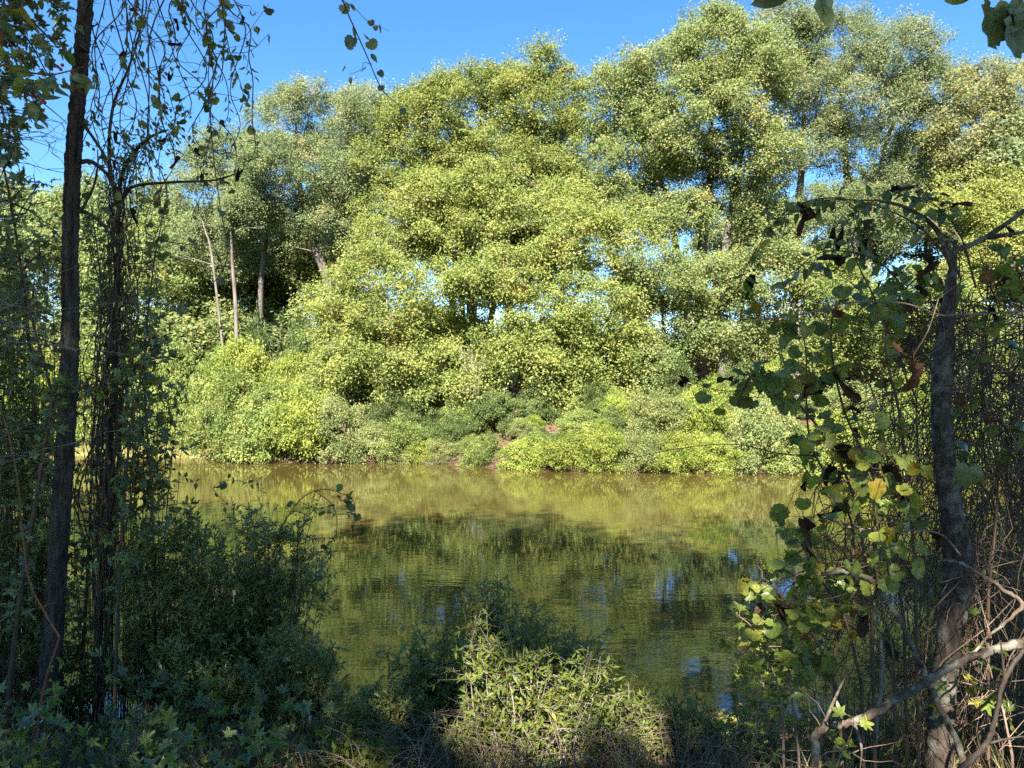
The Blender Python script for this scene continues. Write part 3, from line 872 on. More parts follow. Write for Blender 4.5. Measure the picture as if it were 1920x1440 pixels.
# px centre, py of the foot, width px, height px, Y, material, label
shr = [
    (330, 800, 120, 150, 50, 'shrub_green', 'rounded green bush beyond the strip of meadow grass'),
    (270, 790, 120, 160, 53, 'shrub_bright', 'yellow-green bush behind the meadow strip'),
    (180, 800, 140, 170, 53, 'shrub_green', 'green bush on the meadow behind the dark vine-wrapped snag'),
    (60, 800, 160, 180, 53, 'shrub_bright', 'yellow-green bush on the far meadow behind the furrowed trunk'),
    (435, 866, 150, 165, 42.8, 'shrub_green', 'large dense green bush rising straight from the water at the meadow\'s end'),
    (505, 862, 130, 150, 43.2, 'shrub_green', 'dense green bush next to the big bush at the meadow\'s end'),
    (575, 858, 130, 140, 43, 'shrub_bright', 'yellow-green bush above the reddish bare twigs at the waterline'),
    (640, 862, 110, 120, 42.6, 'shrub_grey', 'greyish bush with bare twiggy patches at the waterline'),
    (700, 864, 80, 70, 41.6, 'shrub_grey', 'low twiggy grey-green bush over exposed roots'),
    (755, 866, 90, 90, 41.2, 'shrub_green', 'fresh green bush at the edge of the bare clay bank'),
    (790, 866, 55, 48, 40.8, 'shrub_bright', 'small lime-yellow bush overhanging the water beside the clay bank'),
    (450, 765, 130, 130, 48, 'shrub_bright', 'tall yellow-green thicket bush under the thin bare trunk'),
    (545, 755, 100, 90, 48, 'shrub_bright', 'sunlit yellow bush among the green thicket'),
    (390, 775, 110, 120, 48.5, 'shrub_green', 'green thicket bush behind the big waterside bush'),
    (620, 770, 110, 90, 47, 'shrub_green', 'green thicket bush in front of the dark forked trunks'),
    (490, 745, 90, 80, 49.5, 'shrub_rust', 'yellowing bush high on the bank in the thicket'),
    (660, 730, 70, 60, 46.5, 'shrub_grey', 'small grey bush beside the pale sapling stem'),
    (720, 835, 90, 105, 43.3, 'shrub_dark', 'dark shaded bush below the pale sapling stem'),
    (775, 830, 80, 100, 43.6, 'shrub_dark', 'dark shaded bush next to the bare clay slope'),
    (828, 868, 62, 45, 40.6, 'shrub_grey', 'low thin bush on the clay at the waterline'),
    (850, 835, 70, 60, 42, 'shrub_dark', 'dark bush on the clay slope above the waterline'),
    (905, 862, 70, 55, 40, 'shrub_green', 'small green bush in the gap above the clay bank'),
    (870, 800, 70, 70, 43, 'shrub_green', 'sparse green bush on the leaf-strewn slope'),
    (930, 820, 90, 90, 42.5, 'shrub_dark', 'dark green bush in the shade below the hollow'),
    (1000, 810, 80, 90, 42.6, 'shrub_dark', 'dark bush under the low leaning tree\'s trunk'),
    (995, 878, 95, 68, 37.9, 'shrub_bright', 'vivid lime-yellow bush hanging over the muddy waterline'),
    (1065, 878, 100, 75, 37.4, 'shrub_bright', 'vivid lime-yellow bush joined to its neighbour over the water'),
    (1130, 880, 95, 85, 37.0, 'shrub_bright', 'vivid lime-yellow mounded bush above dark exposed roots'),
    (1090, 830, 90, 60, 39.5, 'shrub_green', 'green bush rising behind the lime-yellow bushes'),
    (1160, 800, 80, 70, 41, 'shrub_bright', 'yellow-green bush standing behind the waterline bushes'),
    (1200, 885, 90, 85, 36.8, 'shrub_grey', 'grey-green bush drooping to the water'),
    (1235, 850, 110, 120, 38.5, 'shrub_grey', 'tall grey-green bush behind the waterline'),
    (1265, 886, 95, 75, 36.6, 'shrub_bright', 'lime-yellow bush trailing into the water'),
    (1320, 850, 110, 145, 38.5, 'shrub_bright', 'tallest yellow-green waterside bush with a pointed top'),
    (1340, 886, 90, 80, 36.4, 'shrub_bright', 'yellow bush dipping into the water near the brush pile'),
    (1400, 855, 110, 110, 38, 'shrub_grey', 'grey-green bush above the brown brush pile'),
    (1450, 790, 60, 110, 40, 'shrub_bright', 'upright yellow-leafed shrub standing above the brush pile'),
    (1480, 884, 110, 95, 36.3, 'shrub_green', 'green bush at the waterline behind the vine leaves'),
    (1550, 870, 110, 110, 37.3, 'shrub_bright', 'yellow-green waterside bush seen through the vines'),
    (1640, 880, 130, 120, 36.6, 'shrub_green', 'green waterside bush seen through the tangled stems'),
    (1740, 880, 130, 130, 36.8, 'shrub_bright', 'yellow-green waterside bush behind the grey-barked trunk'),
    (1850, 885, 140, 130, 36.6, 'shrub_green', 'green waterside bush behind the dry stem thicket'),
    (1600, 820, 120, 110, 40, 'shrub_grey', 'grey-green bush up the bank behind the vines'),
    (1700, 810, 120, 110, 41, 'shrub_bright', 'yellow-green bush up the bank behind the vines'),
    (1820, 815, 130, 120, 41, 'shrub_green', 'green bush up the bank behind the dry stem thicket'),
    (1960, 880, 150, 140, 37, 'shrub_grey', 'grey-green bush beyond the dry stem thicket'),
    (-60, 815, 180, 190, 53, 'shrub_green', 'green bush at the far end of the meadow'),
    (840, 770, 60, 55, 45, 'shrub_rust', 'thin brownish bush on the leaf-strewn slope'),
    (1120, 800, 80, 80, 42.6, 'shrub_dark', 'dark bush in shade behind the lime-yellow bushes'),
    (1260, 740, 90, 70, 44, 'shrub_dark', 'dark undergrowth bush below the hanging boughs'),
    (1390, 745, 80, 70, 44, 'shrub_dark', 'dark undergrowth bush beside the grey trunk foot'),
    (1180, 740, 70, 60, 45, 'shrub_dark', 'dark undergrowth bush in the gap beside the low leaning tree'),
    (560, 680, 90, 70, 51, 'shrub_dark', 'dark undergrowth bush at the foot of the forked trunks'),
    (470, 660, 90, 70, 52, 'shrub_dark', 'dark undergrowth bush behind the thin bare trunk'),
]
rr = np.random.default_rng(9)
for i, (px, py, wpx, hpx, Y, mat, lab) in enumerate(shr):
    b = P(px, py, Y)
    gz = float(ground(b[0], b[1]))
    top = P(px, py - hpx, Y)[2]
    zb = max(gz, -0.05)
    k = Y / F
    if py > 850 and b[0] > -16:
        b[1] = np.interp(b[0], SHX, SHY) + 0.45
        zb = -0.22
    sx = wpx * k / 2.9
    sz = max(0.35, (top - zb) / 2.6)
    src = sp[i % 4]
    rz = rr.uniform(0, 6.28)
    o = copy_tree(src, (b[0], b[1], zb - 0.02), rz, (sx, sx, sz), mat, lab, 'bushes on the far bank')
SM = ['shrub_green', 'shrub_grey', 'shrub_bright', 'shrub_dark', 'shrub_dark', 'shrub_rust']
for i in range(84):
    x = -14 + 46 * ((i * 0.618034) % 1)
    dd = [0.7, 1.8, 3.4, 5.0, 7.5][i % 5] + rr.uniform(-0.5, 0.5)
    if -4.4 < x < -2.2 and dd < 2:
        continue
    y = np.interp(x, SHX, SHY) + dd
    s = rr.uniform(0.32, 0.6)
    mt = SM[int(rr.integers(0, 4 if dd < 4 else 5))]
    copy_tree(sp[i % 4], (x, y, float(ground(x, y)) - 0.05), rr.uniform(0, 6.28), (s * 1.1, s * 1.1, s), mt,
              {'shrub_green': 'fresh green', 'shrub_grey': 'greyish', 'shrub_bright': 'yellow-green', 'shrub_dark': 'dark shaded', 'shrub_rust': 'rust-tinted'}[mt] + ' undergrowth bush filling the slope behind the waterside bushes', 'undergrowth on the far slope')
for s_ in sp:
    for ch in list(s_.children):
        bpy.data.objects.remove(ch)
    bpy.data.objects.remove(s_)

# grass of the low meadow and of the bank tops, roots and dead twigs along the waterline
rr = np.random.default_rng(21)
gb = MB()
x = rr.uniform(-30, -13.5, 18000)
y = np.interp(x, SHX, SHY) + rr.uniform(0.05, 9, len(x)) ** 1.0
c = np.stack([x, y, ground(x, y) - 0.02], 1)
d = unit(np.stack([rr.normal(size=len(x)) * 0.35, rr.normal(size=len(x)) * 0.35, np.ones(len(x))], 1))
kites(gb, c, d, rdir(len(x), rr), rr.uniform(0.12, 0.4, len(x)), 0.035, rr.random(len(x)))
o = part(gb, 'meadow_grass', 'grass', None, 'stuff')
o['label'] = 'bright yellow-green grass strip along the low far shore'; o['category'] = 'grass'

gb = MB()
for k in range(1500):
    x0 = rr.uniform(-15, 30)
    y0 = np.interp(x0, SHX, SHY) + rr.uniform(-0.45, 0.7)
    z0 = max(0.0, float(ground(x0, y0)))
    a = rr.uniform(0, 6.28)
    ln = rr.uniform(0.2, 0.9)
    e = np.array([x0 + math.cos(a) * ln, y0 - abs(math.sin(a)) * ln * 0.6, max(-0.05, z0 + rr.normal() * 0.22)])
    s0 = np.array([x0, y0, z0 + rr.uniform(0, 0.3)])
    tube(gb, crom([s0, (s0 + e) / 2 + rr.normal(size=3) * 0.1, e], 2), rr.uniform(0.008, 0.025), 0.004, n=3)
o = part(gb, 'shore_roots', 'root_brown', None, 'stuff')
o['label'] = 'tangle of bare brown roots and dead twigs along the far waterline'; o['category'] = 'roots'

gb = MB()
x = rr.uniform(-14, 26, 9000)
y = np.interp(x, SHX, SHY) + rr.uniform(0.2, 9, len(x))
c = np.stack([x, y, ground(x, y) + 0.03], 1)
kites(gb, c, rdir(len(x), rr) * np.array([1, 1, 0.25]), unit(np.array([0, -0.3, 1]) + rr.normal(size=(len(x), 3)) * 0.35), 0.16, 0.11, rr.random(len(x)))
o = part(gb, 'fallen_leaves', 'litter', None, 'stuff')
o['label'] = 'reddish-brown fallen leaves covering the far slope under the trees'; o['category'] = 'leaves'

gb = MB()
for k in range(420):
    x0 = rr.uniform(9.3, 13.0); y0 = np.interp(x0, SHX, SHY) + rr.uniform(0.0, 1.4)
    z0 = max(0, float(ground(x0, y0))) + rr.uniform(0, 0.45)
    dv = rdir(1, rr)[0] * np.array([1, 0.7, 0.45]) * rr.uniform(0.3, 0.9)
    s0 = np.array([x0, y0, z0])
    tube(gb, [s0 - dv * 0.5, s0 + rr.normal(size=3) * 0.05, s0 + dv * 0.5], 0.014, 0.006, n=3)
o = part(gb, 'brush_pile', 'root_brown', None, 'stuff')
o['label'] = 'pile of dead brown brush at the far waterline below the bushes'; o['category'] = 'brush'


# ================================================================== the near bank
def leaf_template(kind, var):
    rng = np.random.default_rng(100 + var * 7 + len(kind))
    if kind == 'grape':                      # round, heart-based, toothed
        t = np.linspace(-np.pi, np.pi, 27)[:-1]
        r = 0.5 * (1 - 0.42 * np.exp(-((np.abs(t) - np.pi) / 0.4) ** 2)) * (1 + 0.10 * np.exp(-(t / 0.35) ** 2))
        r = r * (1 + 0.055 * np.where(np.arange(26) % 2 == 0, 1, -1)) * rng.uniform(0.93, 1.07, 26)
        o = np.stack([0.5 + r * np.cos(t), r * 1.04 * np.sin(t)], 1)
        cen = [0.5, 0]
    elif kind == 'star':                     # five-lobed sweetgum leaf
        o = []
        for a, l, wd in ((-112, 0.40, 0.10), (-55, 0.55, 0.12), (0, 0.62, 0.13), (55, 0.55, 0.12), (112, 0.40, 0.10)):
            a = math.radians(a + rng.uniform(-5, 5))
            l *= rng.uniform(0.9, 1.1)
            dx, dy = math.cos(a), math.sin(a)
            for al, sd in ((0.42, -wd), (0.75, -wd * 0.6), (1, 0), (0.75, wd * 0.6), (0.42, wd)):
                o.append([0.36 + l * al * dx - sd * dy, l * al * dy + sd * dx])
        o.append([0.12, 0.06]); o.append([0.05, 0.0]); o.append([0.12, -0.06])
        o = np.array(o)
        cen = [0.34, 0]
    else:                                    # pointed oval ('oval') or narrow ('lance')
        wd = 0.25 if kind == 'oval' else 0.13
        x = np.array([0, 0.08, 0.25, 0.45, 0.65, 0.85, 1.0])
        h = np.array([0, 0.5, 0.9, 1.0, 0.8, 0.38, 0]) * wd
        o = np.vstack([np.stack([x, -h], 1), np.stack([x[::-1][1:-1], h[::-1][1:-1]], 1)])
        cen = [0.45, 0]
    xy = np.vstack([[cen], o])
    curl, fold, roll, wave = [(0.22, 0.22, 0, 0.03), (0.55, 0.38, 0, 0.045), (-0.3, 0.34, 0, 0.04), (0.7, 0.0, 4.2, 0.06), (1.0, 0.0, 5.5, 0.07)][var]
    x, y = xy[:, 0], xy[:, 1]
    z = -curl * (x - 0.2) ** 2 + fold * np.abs(y) + rng.normal(size=len(x)) * wave
    if roll:
        y, z = np.sin(y * roll) / roll, z + (1 - np.cos(y * roll)) / roll
    v = np.stack([x + 0.28, y, z], 1)
    z0 = v[1:, 2][np.argmin(v[1:, 0])]
    pet = np.array([[0, 0.012, 0.0], [0, -0.012, 0.0], [0.34, -0.012, z0], [0.34, 0.012, z0]])
    k = len(o)
    f = [[0, 1 + i, 1 + (i + 1) % k] for i in range(k)]
    f += [[k + 1, k + 2, k + 3], [k + 1, k + 3, k + 4]]
    return np.vstack([v, pet]), np.array(f)


TPL, LME = {}, {}


def leaf_mesh(kind, var, mat):
    if (kind, var, mat) not in LME:
        if (kind, var) not in TPL:
            TPL[(kind, var)] = leaf_template(kind, var)
        mb = MB()
        mb.add(TPL[(kind, var)][0], f3=TPL[(kind, var)][1])
        LME[(kind, var, mat)] = mb.mesh('leaf', MATS[mat])
    return LME[(kind, var, mat)]


def put_leaf(root, kind, var, mat, loc, d, nr, size):
    d = d / np.linalg.norm(d)
    sd = np.cross(nr, d)
    sd = sd / max(np.linalg.norm(sd), 1e-6)
    nn = np.cross(d, sd)
    o = bpy.data.objects.new('leaf', leaf_mesh(kind, var, mat))
    COL.objects.link(o)
    o.parent = root
    l = np.asarray(loc) - np.array(root.location)
    M = Matrix(((d[0], sd[0], nn[0], l[0]), (d[1], sd[1], nn[1], l[1]), (d[2], sd[2], nn[2], l[2]), (0, 0, 0, 1)))
    h = (len(bpy.data.objects) * 0.61803) % 1
    o.matrix_local = M @ Matrix.Diagonal((size, size * (0.78 + 0.4 * h), size * (0.6 + 1.3 * ((h * 7.3) % 1)), 1))
    return o


def wander(p0, p1, amp, m, rng, sag=0.0):
    t = np.linspace(0, 1, m)[:, None]
    p = np.asarray(p0) * (1 - t) + np.asarray(p1) * t
    for f_ in (1, 2, 3.3):
        ph = rng.uniform(0, 6.28, 3)
        p = p + amp / f_ * (np.sin(t * f_ * np.pi * 2 + ph) - np.sin(ph)) * np.array([1, 0.7, 0.35]) * np.minimum(1, 4 * (1 - t) + 0.6)
    p[:, 2] -= sag * 4 * (t * (1 - t))[:, 0]
    return p


def plant(name, label, cat, stems, bark, leaves, seed, group=None, droop=0.6, face=0.5, nseg=5, t0=0.15, stuff=False, base=None):
    """stems: (points, r0, r1); leaves: (kind, [materials], [variants], count, (smin, smax))"""
    rng = np.random.default_rng(seed)
    b = np.array(stems[0][0][0] if base is None else base)
    root = empty(name, b, label, cat, group)
    if stuff:
        mb = MB()
        for p, r0, r1 in stems:
            tube(mb, p, r0, r1, n=nseg, rng=rng)
        part(mb, 'stems', bark, root, 'stuff')
    else:
        for p, r0, r1 in stems:
            mb = MB()
            tube(mb, p, r0, r1, n=nseg, rough=0.08, rng=rng)
            part(mb, 'stem', bark, root)
    ln = np.array([np.sum(np.linalg.norm(np.diff(p, axis=0), axis=1)) for p, _, _ in stems])
    for kind, mats, vs, cnt, (s0, s1) in leaves:
        for _ in range(cnt):
            k = rng.choice(len(stems), p=ln / ln.sum())
            p = stems[k][0]
            a = rng.uniform(t0, 1) * (len(p) - 1)
            i = min(int(a), len(p) - 2)
            q = p[i] * (1 - a + i) + p[i + 1] * (a - i)
            tg = unit((p[i + 1] - p[i])[None])[0]
            d = rdir(1, rng)[0]
            d = d - tg * (d @ tg) * 0.7
            d = unit((unit(d[None])[0] + tg * 0.25 + np.array([0, 0, -droop]))[None])[0]
            nr = unit((unit((CAM - q)[None])[0] * face + np.array([0, 0, 0.45]) + rng.normal(size=3) * 0.55)[None])[0]
            put_leaf(root, kind, int(rng.choice(vs)), mats[int(rng.integers(len(mats)))], q, d, nr, rng.uniform(s0, s1))
    return root


def pxpath(lst, m=6):
    return crom([P(*q) for q in lst], m)


def grow(rng, p, n, ln, up=0.2, r=0.006, m=6, t0=0.2, amp=0.05):
    """side shoots from a stem"""
    out = []
    for _ in range(n):
        q = p[int(rng.uniform(t0, 1) * (len(p) - 1))]
        e = q + (rdir(1, rng)[0] * np.array([1, 0.8, 0.7]) + np.array([0, 0, up])) * ln * rng.uniform(0.5, 1.2)
        out.append((wander(q, e, amp * ln, m, rng), r, r * 0.35))
    return out


GRD = lambda px, Y: float(ground((px - 960) / F * Y, Y))

# ---- the dark furrowed trunk with the overhead limb its vines hang from
tp = [(92, 1330, 6.0), (98, 1240, 6.0), (108, 1080, 6.0), (118, 930, 6.0), (127, 780, 6.0), (133, 620, 6.0), (133, 460, 6.0), (139, 300, 6.0), (151, 130, 6.0), (162, 0, 6.0), (168, -160, 6.0), (182, -420, 6.1), (200, -700, 6.2), (205, -1000, 6.2)]
nd = np.array([P(*q) for q in tp])
nd[0, 2] = ground(nd[0, 0], nd[0, 1]) - 0.15
c = crom(nd, 26)
b = np.array([nd[0, 0], nd[0, 1], float(ground(nd[0, 0], nd[0, 1]))])
lt = empty('vine_hung_tree', b, 'dark furrowed tree trunk standing tall on the near bank with vines up its side', 'tree')
rng = np.random.default_rng(61)
mb = MB()
tube(mb, c, [0.088, 0.066, 0.061, 0.059, 0.056, 0.053, 0.051, 0.048, 0.045, 0.04, 0.03], n=26, rough=0.13, rng=rng)
part(mb, 'trunk', 'bark_left', lt)
for path, r0, r1 in [([(170, -200, 6.05), (260, -260, 6.0), (420, -275, 5.8), (600, -260, 5.2), (760, -235, 4.4)], 0.05, 0.02),
                     ([(175, -330, 6.05), (330, -400, 5.2), (520, -420, 4.4)], 0.045, 0.02),
                     ([(165, -130, 6.0), (60, -200, 5.6), (-120, -230, 5.0)], 0.045, 0.015),
                     ([(146, 225, 6.0), (165, 245, 5.98), (200, 300, 5.95), (206, 345, 5.95)], 0.016, 0.006),
                     ([(141, 305, 6.0), (175, 305, 6.0), (215, 345, 6.05), (235, 400, 6.1)], 0.02, 0.006),
                     ([(139, 395, 6.0), (165, 400, 5.98), (200, 430, 5.95), (225, 480, 5.95)], 0.018, 0.005),
                     ([(150, 400, 6.0), (175, 350, 6.0), (183, 310, 6.0), (183, 280, 6.0)], 0.012, 0.004)]:
    mb = MB()
    tube(mb, pxpath(path, 7), r0, r1, n=8, rough=0.08, rng=rng)
    part(mb, 'limb', 'bark_left', lt)
lob = [[*P(150, -800, 6), 1.0, 1.0, 0.8], [*P(100, -1050, 6.2), 1.3, 1.3, 1.0]]
fol, wood = make_crown(lob, [np.hstack([c, np.full((len(c), 1), 0.04)])], rng, dens=1.6, leaves=90, cr=0.6, L=0.13, W=0.09, back=1, twigs=1, carve=CARVE)
part(wood, 'limbs', 'bark_left', lt, 'stuff')
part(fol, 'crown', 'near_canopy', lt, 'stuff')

# ---- the thinner snag wrapped in climbing stems
nd = [P(*q) for q in [(183, 1260, 6.3), (192, 1050, 6.3), (203, 860, 6.3), (213, 700, 6.3), (221, 560, 6.3), (222, 420, 6.3), (227, 335, 6.3), (247, 292, 6.3), (280, 258, 6.25), (316, 243, 6.2)]]
nd[0][2] = ground(nd[0][0], nd[0][1]) - 0.1
snag = crom(nd, 8)
b = nd[0].copy(); b[2] += 0.1
sn = empty('snag', b, 'thin dark broken-topped tree wrapped in climbing vine stems', 'tree')
mb = MB()
tube(mb, snag, [0.026, 0.021, 0.018, 0.018, 0.017, 0.015, 0.006], n=12, rough=0.12, rng=rng)
part(mb, 'trunk', 'bark_snag', sn)
for path in [[(224, 400, 6.3), (205, 300, 6.3), (212, 200, 6.3), (240, 130, 6.3), (262, 60, 6.3), (270, -20, 6.3)], [(222, 380, 6.3), (250, 350, 6.2), (320, 342, 6.1), (400, 338, 6.0), (445, 325, 5.9)]]:
    mb = MB()
    tube(mb, pxpath(path, 6), 0.016, 0.005, n=6, rng=rng)
    part(mb, 'limb', 'bark_snag', sn)
mb = MB()
for k in range(44):
    ph = rng.uniform(0, 6.28); tw = rng.uniform(-1.2, 1.2); i0 = rng.integers(0, 12); i1 = rng.integers(40, len(snag) - 8)
    seg = snag[i0:i1]
    t = np.linspace(0, 1, len(seg))
    rad = 0.02 + rng.uniform(0.0, 0.15) * (0.4 + np.sin(t * np.pi * rng.uniform(1, 3)) ** 2)
    pp = seg + np.stack([np.cos(ph + tw * 6 * t) * rad, np.sin(ph + tw * 6 * t) * rad, np.zeros(len(seg))], 1) + rng.normal(size=(len(seg), 3)) * 0.006
    tube(mb, pp, rng.uniform(0.003, 0.009), 0.003, n=4)
part(mb, 'climbing_stems', 'vine_dark', sn, 'stuff')
mb = MB()
n = 1100
ii_ = rng.integers(6, len(snag) - 4, n)
q = snag[ii_] + rng.normal(size=(n, 3)) * np.array([0.11, 0.11, 0.04])
kites(mb, q, unit(rdir(n, rng) + np.array([0, 0, -0.7])), unit(np.array([0, -0.6, 0.4]) + rng.normal(size=(n, 3)) * 0.5), rng.uniform(0.03, 0.07, n), rng.uniform(0.014, 0.03, n), rng.uniform(0.1, 0.7, n), 0.2)
part(mb, 'climbing_leaves', 'near_fine', sn, 'stuff')

# ---- vines hanging from the overhead limb
LIMB = pxpath([(170, -200, 6.05), (260, -260, 6.0), (420, -275, 5.8), (600, -260, 5.2), (760, -235, 4.4)], 12)
hang = [(185, 205, 430, 30), (200, 190, 620, 20), (215, 232, 330, 26), (235, 222, 470, 18), (250, 262, 520, 14), (268, 250, 390, 22), (285, 300, 560, 14), (305, 285, 420, 18), (322, 330, 300, 20),
        (345, 372, 330, 26), (360, 385, 280, 22), (378, 420, 340, 30), (400, 432, 300, 24), (172, 150, 780, 10), (330, 300, 640, 9), (290, 310, 260, 14), (240, 215, 300, 16), (355, 345, 250, 20), (390, 405, 250, 26), (412, 440, 350, 26), (425, 455, 330, 20), (340, 365, 420, 22), (210, 205, 520, 26), (255, 268, 300, 24), (225, 240, 640, 16)]
for k, (xa, xb, ye, nl) in enumerate(hang):
    Y = 5.75 + 0.35 * math.sin(k * 2.1)
    a = LIMB[np.argmin(np.abs(LIMB[:, 0] - P(xa, 0, Y)[0]))]
    p = np.vstack([[a], wander(P(xa, -60, Y), P(xb, ye, Y), 0.09, 26, rng)])
    st = [(p, 0.006, 0.0025)] + grow(rng, p, 5, 0.28, -0.1, 0.003, 5)
    plant('hanging_vine', ('narrow-leaved ', 'oval-leaved ')[k % 2] + ['slender vine hanging against the sky beside the furrowed trunk', 'long slender vine trailing down past the snag'][1 if ye > 400 else 0], 'vine', st, 'vine_dark',
          [(('lance', 'oval')[k % 2], ['leaf_dark'], [0, 1, 2], nl, (0.035, 0.06)), ('grape', ['leaf_dark', 'leaf_green'], [0, 1, 2], 3 + k % 3, (0.045, 0.07)), ('grape', ['leaf_dead'], [3, 4], 1, (0.05, 0.08))],
          200 + k, 'vines hanging from the overhead limb', droop=0.9, nseg=4)
plant('hanging_vine', 'outermost vine with round leaves hanging in a long curl over the sky', 'vine',
      [(np.vstack([[LIMB[18]], pxpath([(408, -60, 5.4), (420, 40, 5.4), (432, 100, 5.4), (452, 160, 5.4), (458, 190, 5.4)])]), 0.005, 0.002), (pxpath([(420, 40, 5.4), (450, 75, 5.4), (480, 40, 5.4), (505, 5, 5.4)]), 0.003, 0.0015),
       (pxpath([(432, 100, 5.4), (470, 95, 5.4), (505, 62, 5.4)]), 0.003, 0.0015), (pxpath([(425, 80, 5.4), (405, 120, 5.4), (395, 200, 5.4), (400, 290, 5.4), (415, 400, 5.4), (427, 475, 5.4), (400, 530, 5.4), (340, 575, 5.4), (275, 600, 5.6)]), 0.0045, 0.003)],
      'vine_dark', [('grape', ['leaf_dark'], [0, 1, 2], 26, (0.05, 0.075)), ('oval', ['leaf_dark', 'leaf_plain'], [0, 1, 2], 22, (0.05, 0.085))], 240, droop=0.8)
st = [(np.vstack([[LIMB[-14]], pxpath([(628, -40, 3.6), (650, 20, 3.6), (670, 65, 3.6), (690, 110, 3.6), (707, 150, 3.6), (722, 175, 3.6), (752, 200, 3.6)])]), 0.004, 0.002),
      (pxpath([(640, 0, 3.6), (665, 15, 3.6), (690, 40, 3.6), (730, 58, 3.6)]), 0.0022, 0.001), (pxpath([(697, 120, 3.6), (682, 118, 3.6), (678, 130, 3.6), (655, 140, 3.6)]), 0.0018, 0.001)]
vr = plant('hanging_vine', 'single thin vine dangling alone in the open blue sky with heart-shaped leaves', 'vine', st, 'vine_dark', [], 250)
for (px, py, s_, kd, dx) in [(668, 58, 0.07, 'grape', -0.4), (684, 70, 0.055, 'grape', 0.8), (692, 96, 0.05, 'oval', 0.6), (705, 128, 0.038, 'grape', 0.7), (712, 155, 0.03, 'grape', 0.2), (750, 198, 0.035, 'grape', 0.4), (678, 60, 0.05, 'lance', 0.8), (662, 42, 0.06, 'lance', 0.1),
                            (655, 8, 0.05, 'lance', -0.7), (692, 33, 0.03, 'grape', 0.3), (702, 44, 0.025, 'grape', 0.2), (711, 40, 0.045, 'lance', 0.1), (657, 140, 0.035, 'oval', 0.0), (650, 120, 0.035, 'lance', -0.5), (690, 122, 0.04, 'lance', -0.9), (640, 0, 0.05, 'grape', 0.3), (655, 3, 0.04, 'oval', 0.5)]:
    put_leaf(vr, kd, 0, 'leaf_dark', P(px, py, 3.6), np.array([dx, 0.1, -0.8]), np.array([0.2 * dx, -1, 0.3]), s_)

# ---- leafy boughs reaching in at the top left and top right
def bough(label, paths, leaves, seed, bark='vine_dark', **kw):
    return plant('leafy_bough', label, 'branch', [(pxpath(p), r0, r1) for p, r0, r1 in paths], bark, leaves, seed, t0=0.1, **kw)


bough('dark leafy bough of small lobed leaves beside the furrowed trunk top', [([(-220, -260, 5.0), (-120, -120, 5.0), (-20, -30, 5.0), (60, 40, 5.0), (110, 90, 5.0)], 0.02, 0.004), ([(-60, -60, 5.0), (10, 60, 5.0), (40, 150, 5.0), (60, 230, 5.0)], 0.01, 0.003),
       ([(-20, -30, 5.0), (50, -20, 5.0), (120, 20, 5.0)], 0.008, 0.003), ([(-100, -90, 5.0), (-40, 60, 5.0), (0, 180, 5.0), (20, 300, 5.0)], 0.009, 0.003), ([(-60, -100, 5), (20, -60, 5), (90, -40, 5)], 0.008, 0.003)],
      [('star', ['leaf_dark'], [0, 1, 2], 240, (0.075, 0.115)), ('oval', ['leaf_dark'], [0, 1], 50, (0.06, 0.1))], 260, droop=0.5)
bough('near bough with pointed leaves and red berries crossing in front of the furrowed trunk', [([(-160, 60, 2.6), (-60, 100, 2.6), (30, 130, 2.6), (90, 140, 2.6), (130, 133, 2.6), (158, 125, 2.6)], 0.005, 0.0018), ([(-60, 140, 2.6), (20, 165, 2.6), (75, 190, 2.6), (125, 230, 2.6)], 0.004, 0.0015),
       ([(20, 160, 2.6), (70, 155, 2.6), (120, 160, 2.6), (160, 175, 2.6)], 0.003, 0.0012), ([(-80, 60, 2.4), (0, 70, 2.4), (50, 110, 2.4)], 0.003, 0.0012)],
      [('oval', ['leaf_plain', 'leaf_dark'], [0, 1, 2], 34, (0.05, 0.085))], 261, bark='stem_red', droop=0.25)
bb = bpy.data.objects['leafy_bough.001']
for k, (px, py) in enumerate([(108, 125), (114, 130), (117, 122), (135, 136), (60, 173), (80, 188), (84, 192), (62, 178)]):
    mb = MB()
    t = np.linspace(0, np.pi, 6)
    tube(mb, P(px, py, 2.6) + np.stack([np.zeros(6), np.zeros(6), -0.006 * np.cos(t)], 1), list(0.006 * np.sin(t) + 0.0004), n=7)
    part(mb, 'berry', 'berry', bb)
tl = bough('pair of large yellow-green leaves on a twig above the near bough', [([(-160, -60, 2.0), (-80, -10, 2.0), (-20, 5, 2.0), (25, 12, 2.0)], 0.004, 0.0015)], [], 262)
for px, py, dx, dz, mt, s_ in [(5, 12, 1.0, -0.25, 'leaf_yellow', 0.085), (-15, 25, 0.7, -0.5, 'leaf_plain', 0.08), (0, 40, 0.3, -0.9, 'leaf_brown', 0.05), (-30, 0, 0.6, 0.3, 'leaf_plain', 0.08)]:
    put_leaf(tl, 'oval', 1, mt, P(px - 12, py, 2.0), np.array([dx, 0.1, dz]), np.array([0.1, -0.55, 0.85]), s_)
tr = bough('bough with large dark toothed leaves hanging close overhead at the sky\'s edge', [([(2150, -160, 1.6), (2000, -60, 1.6), (1900, -25, 1.6), (1840, -12, 1.6), (1790, -8, 1.6)], 0.004, 0.0015), ([(2000, -60, 1.6), (1960, -10, 1.6), (1925, 5, 1.6)], 0.003, 0.0015)], [], 263)
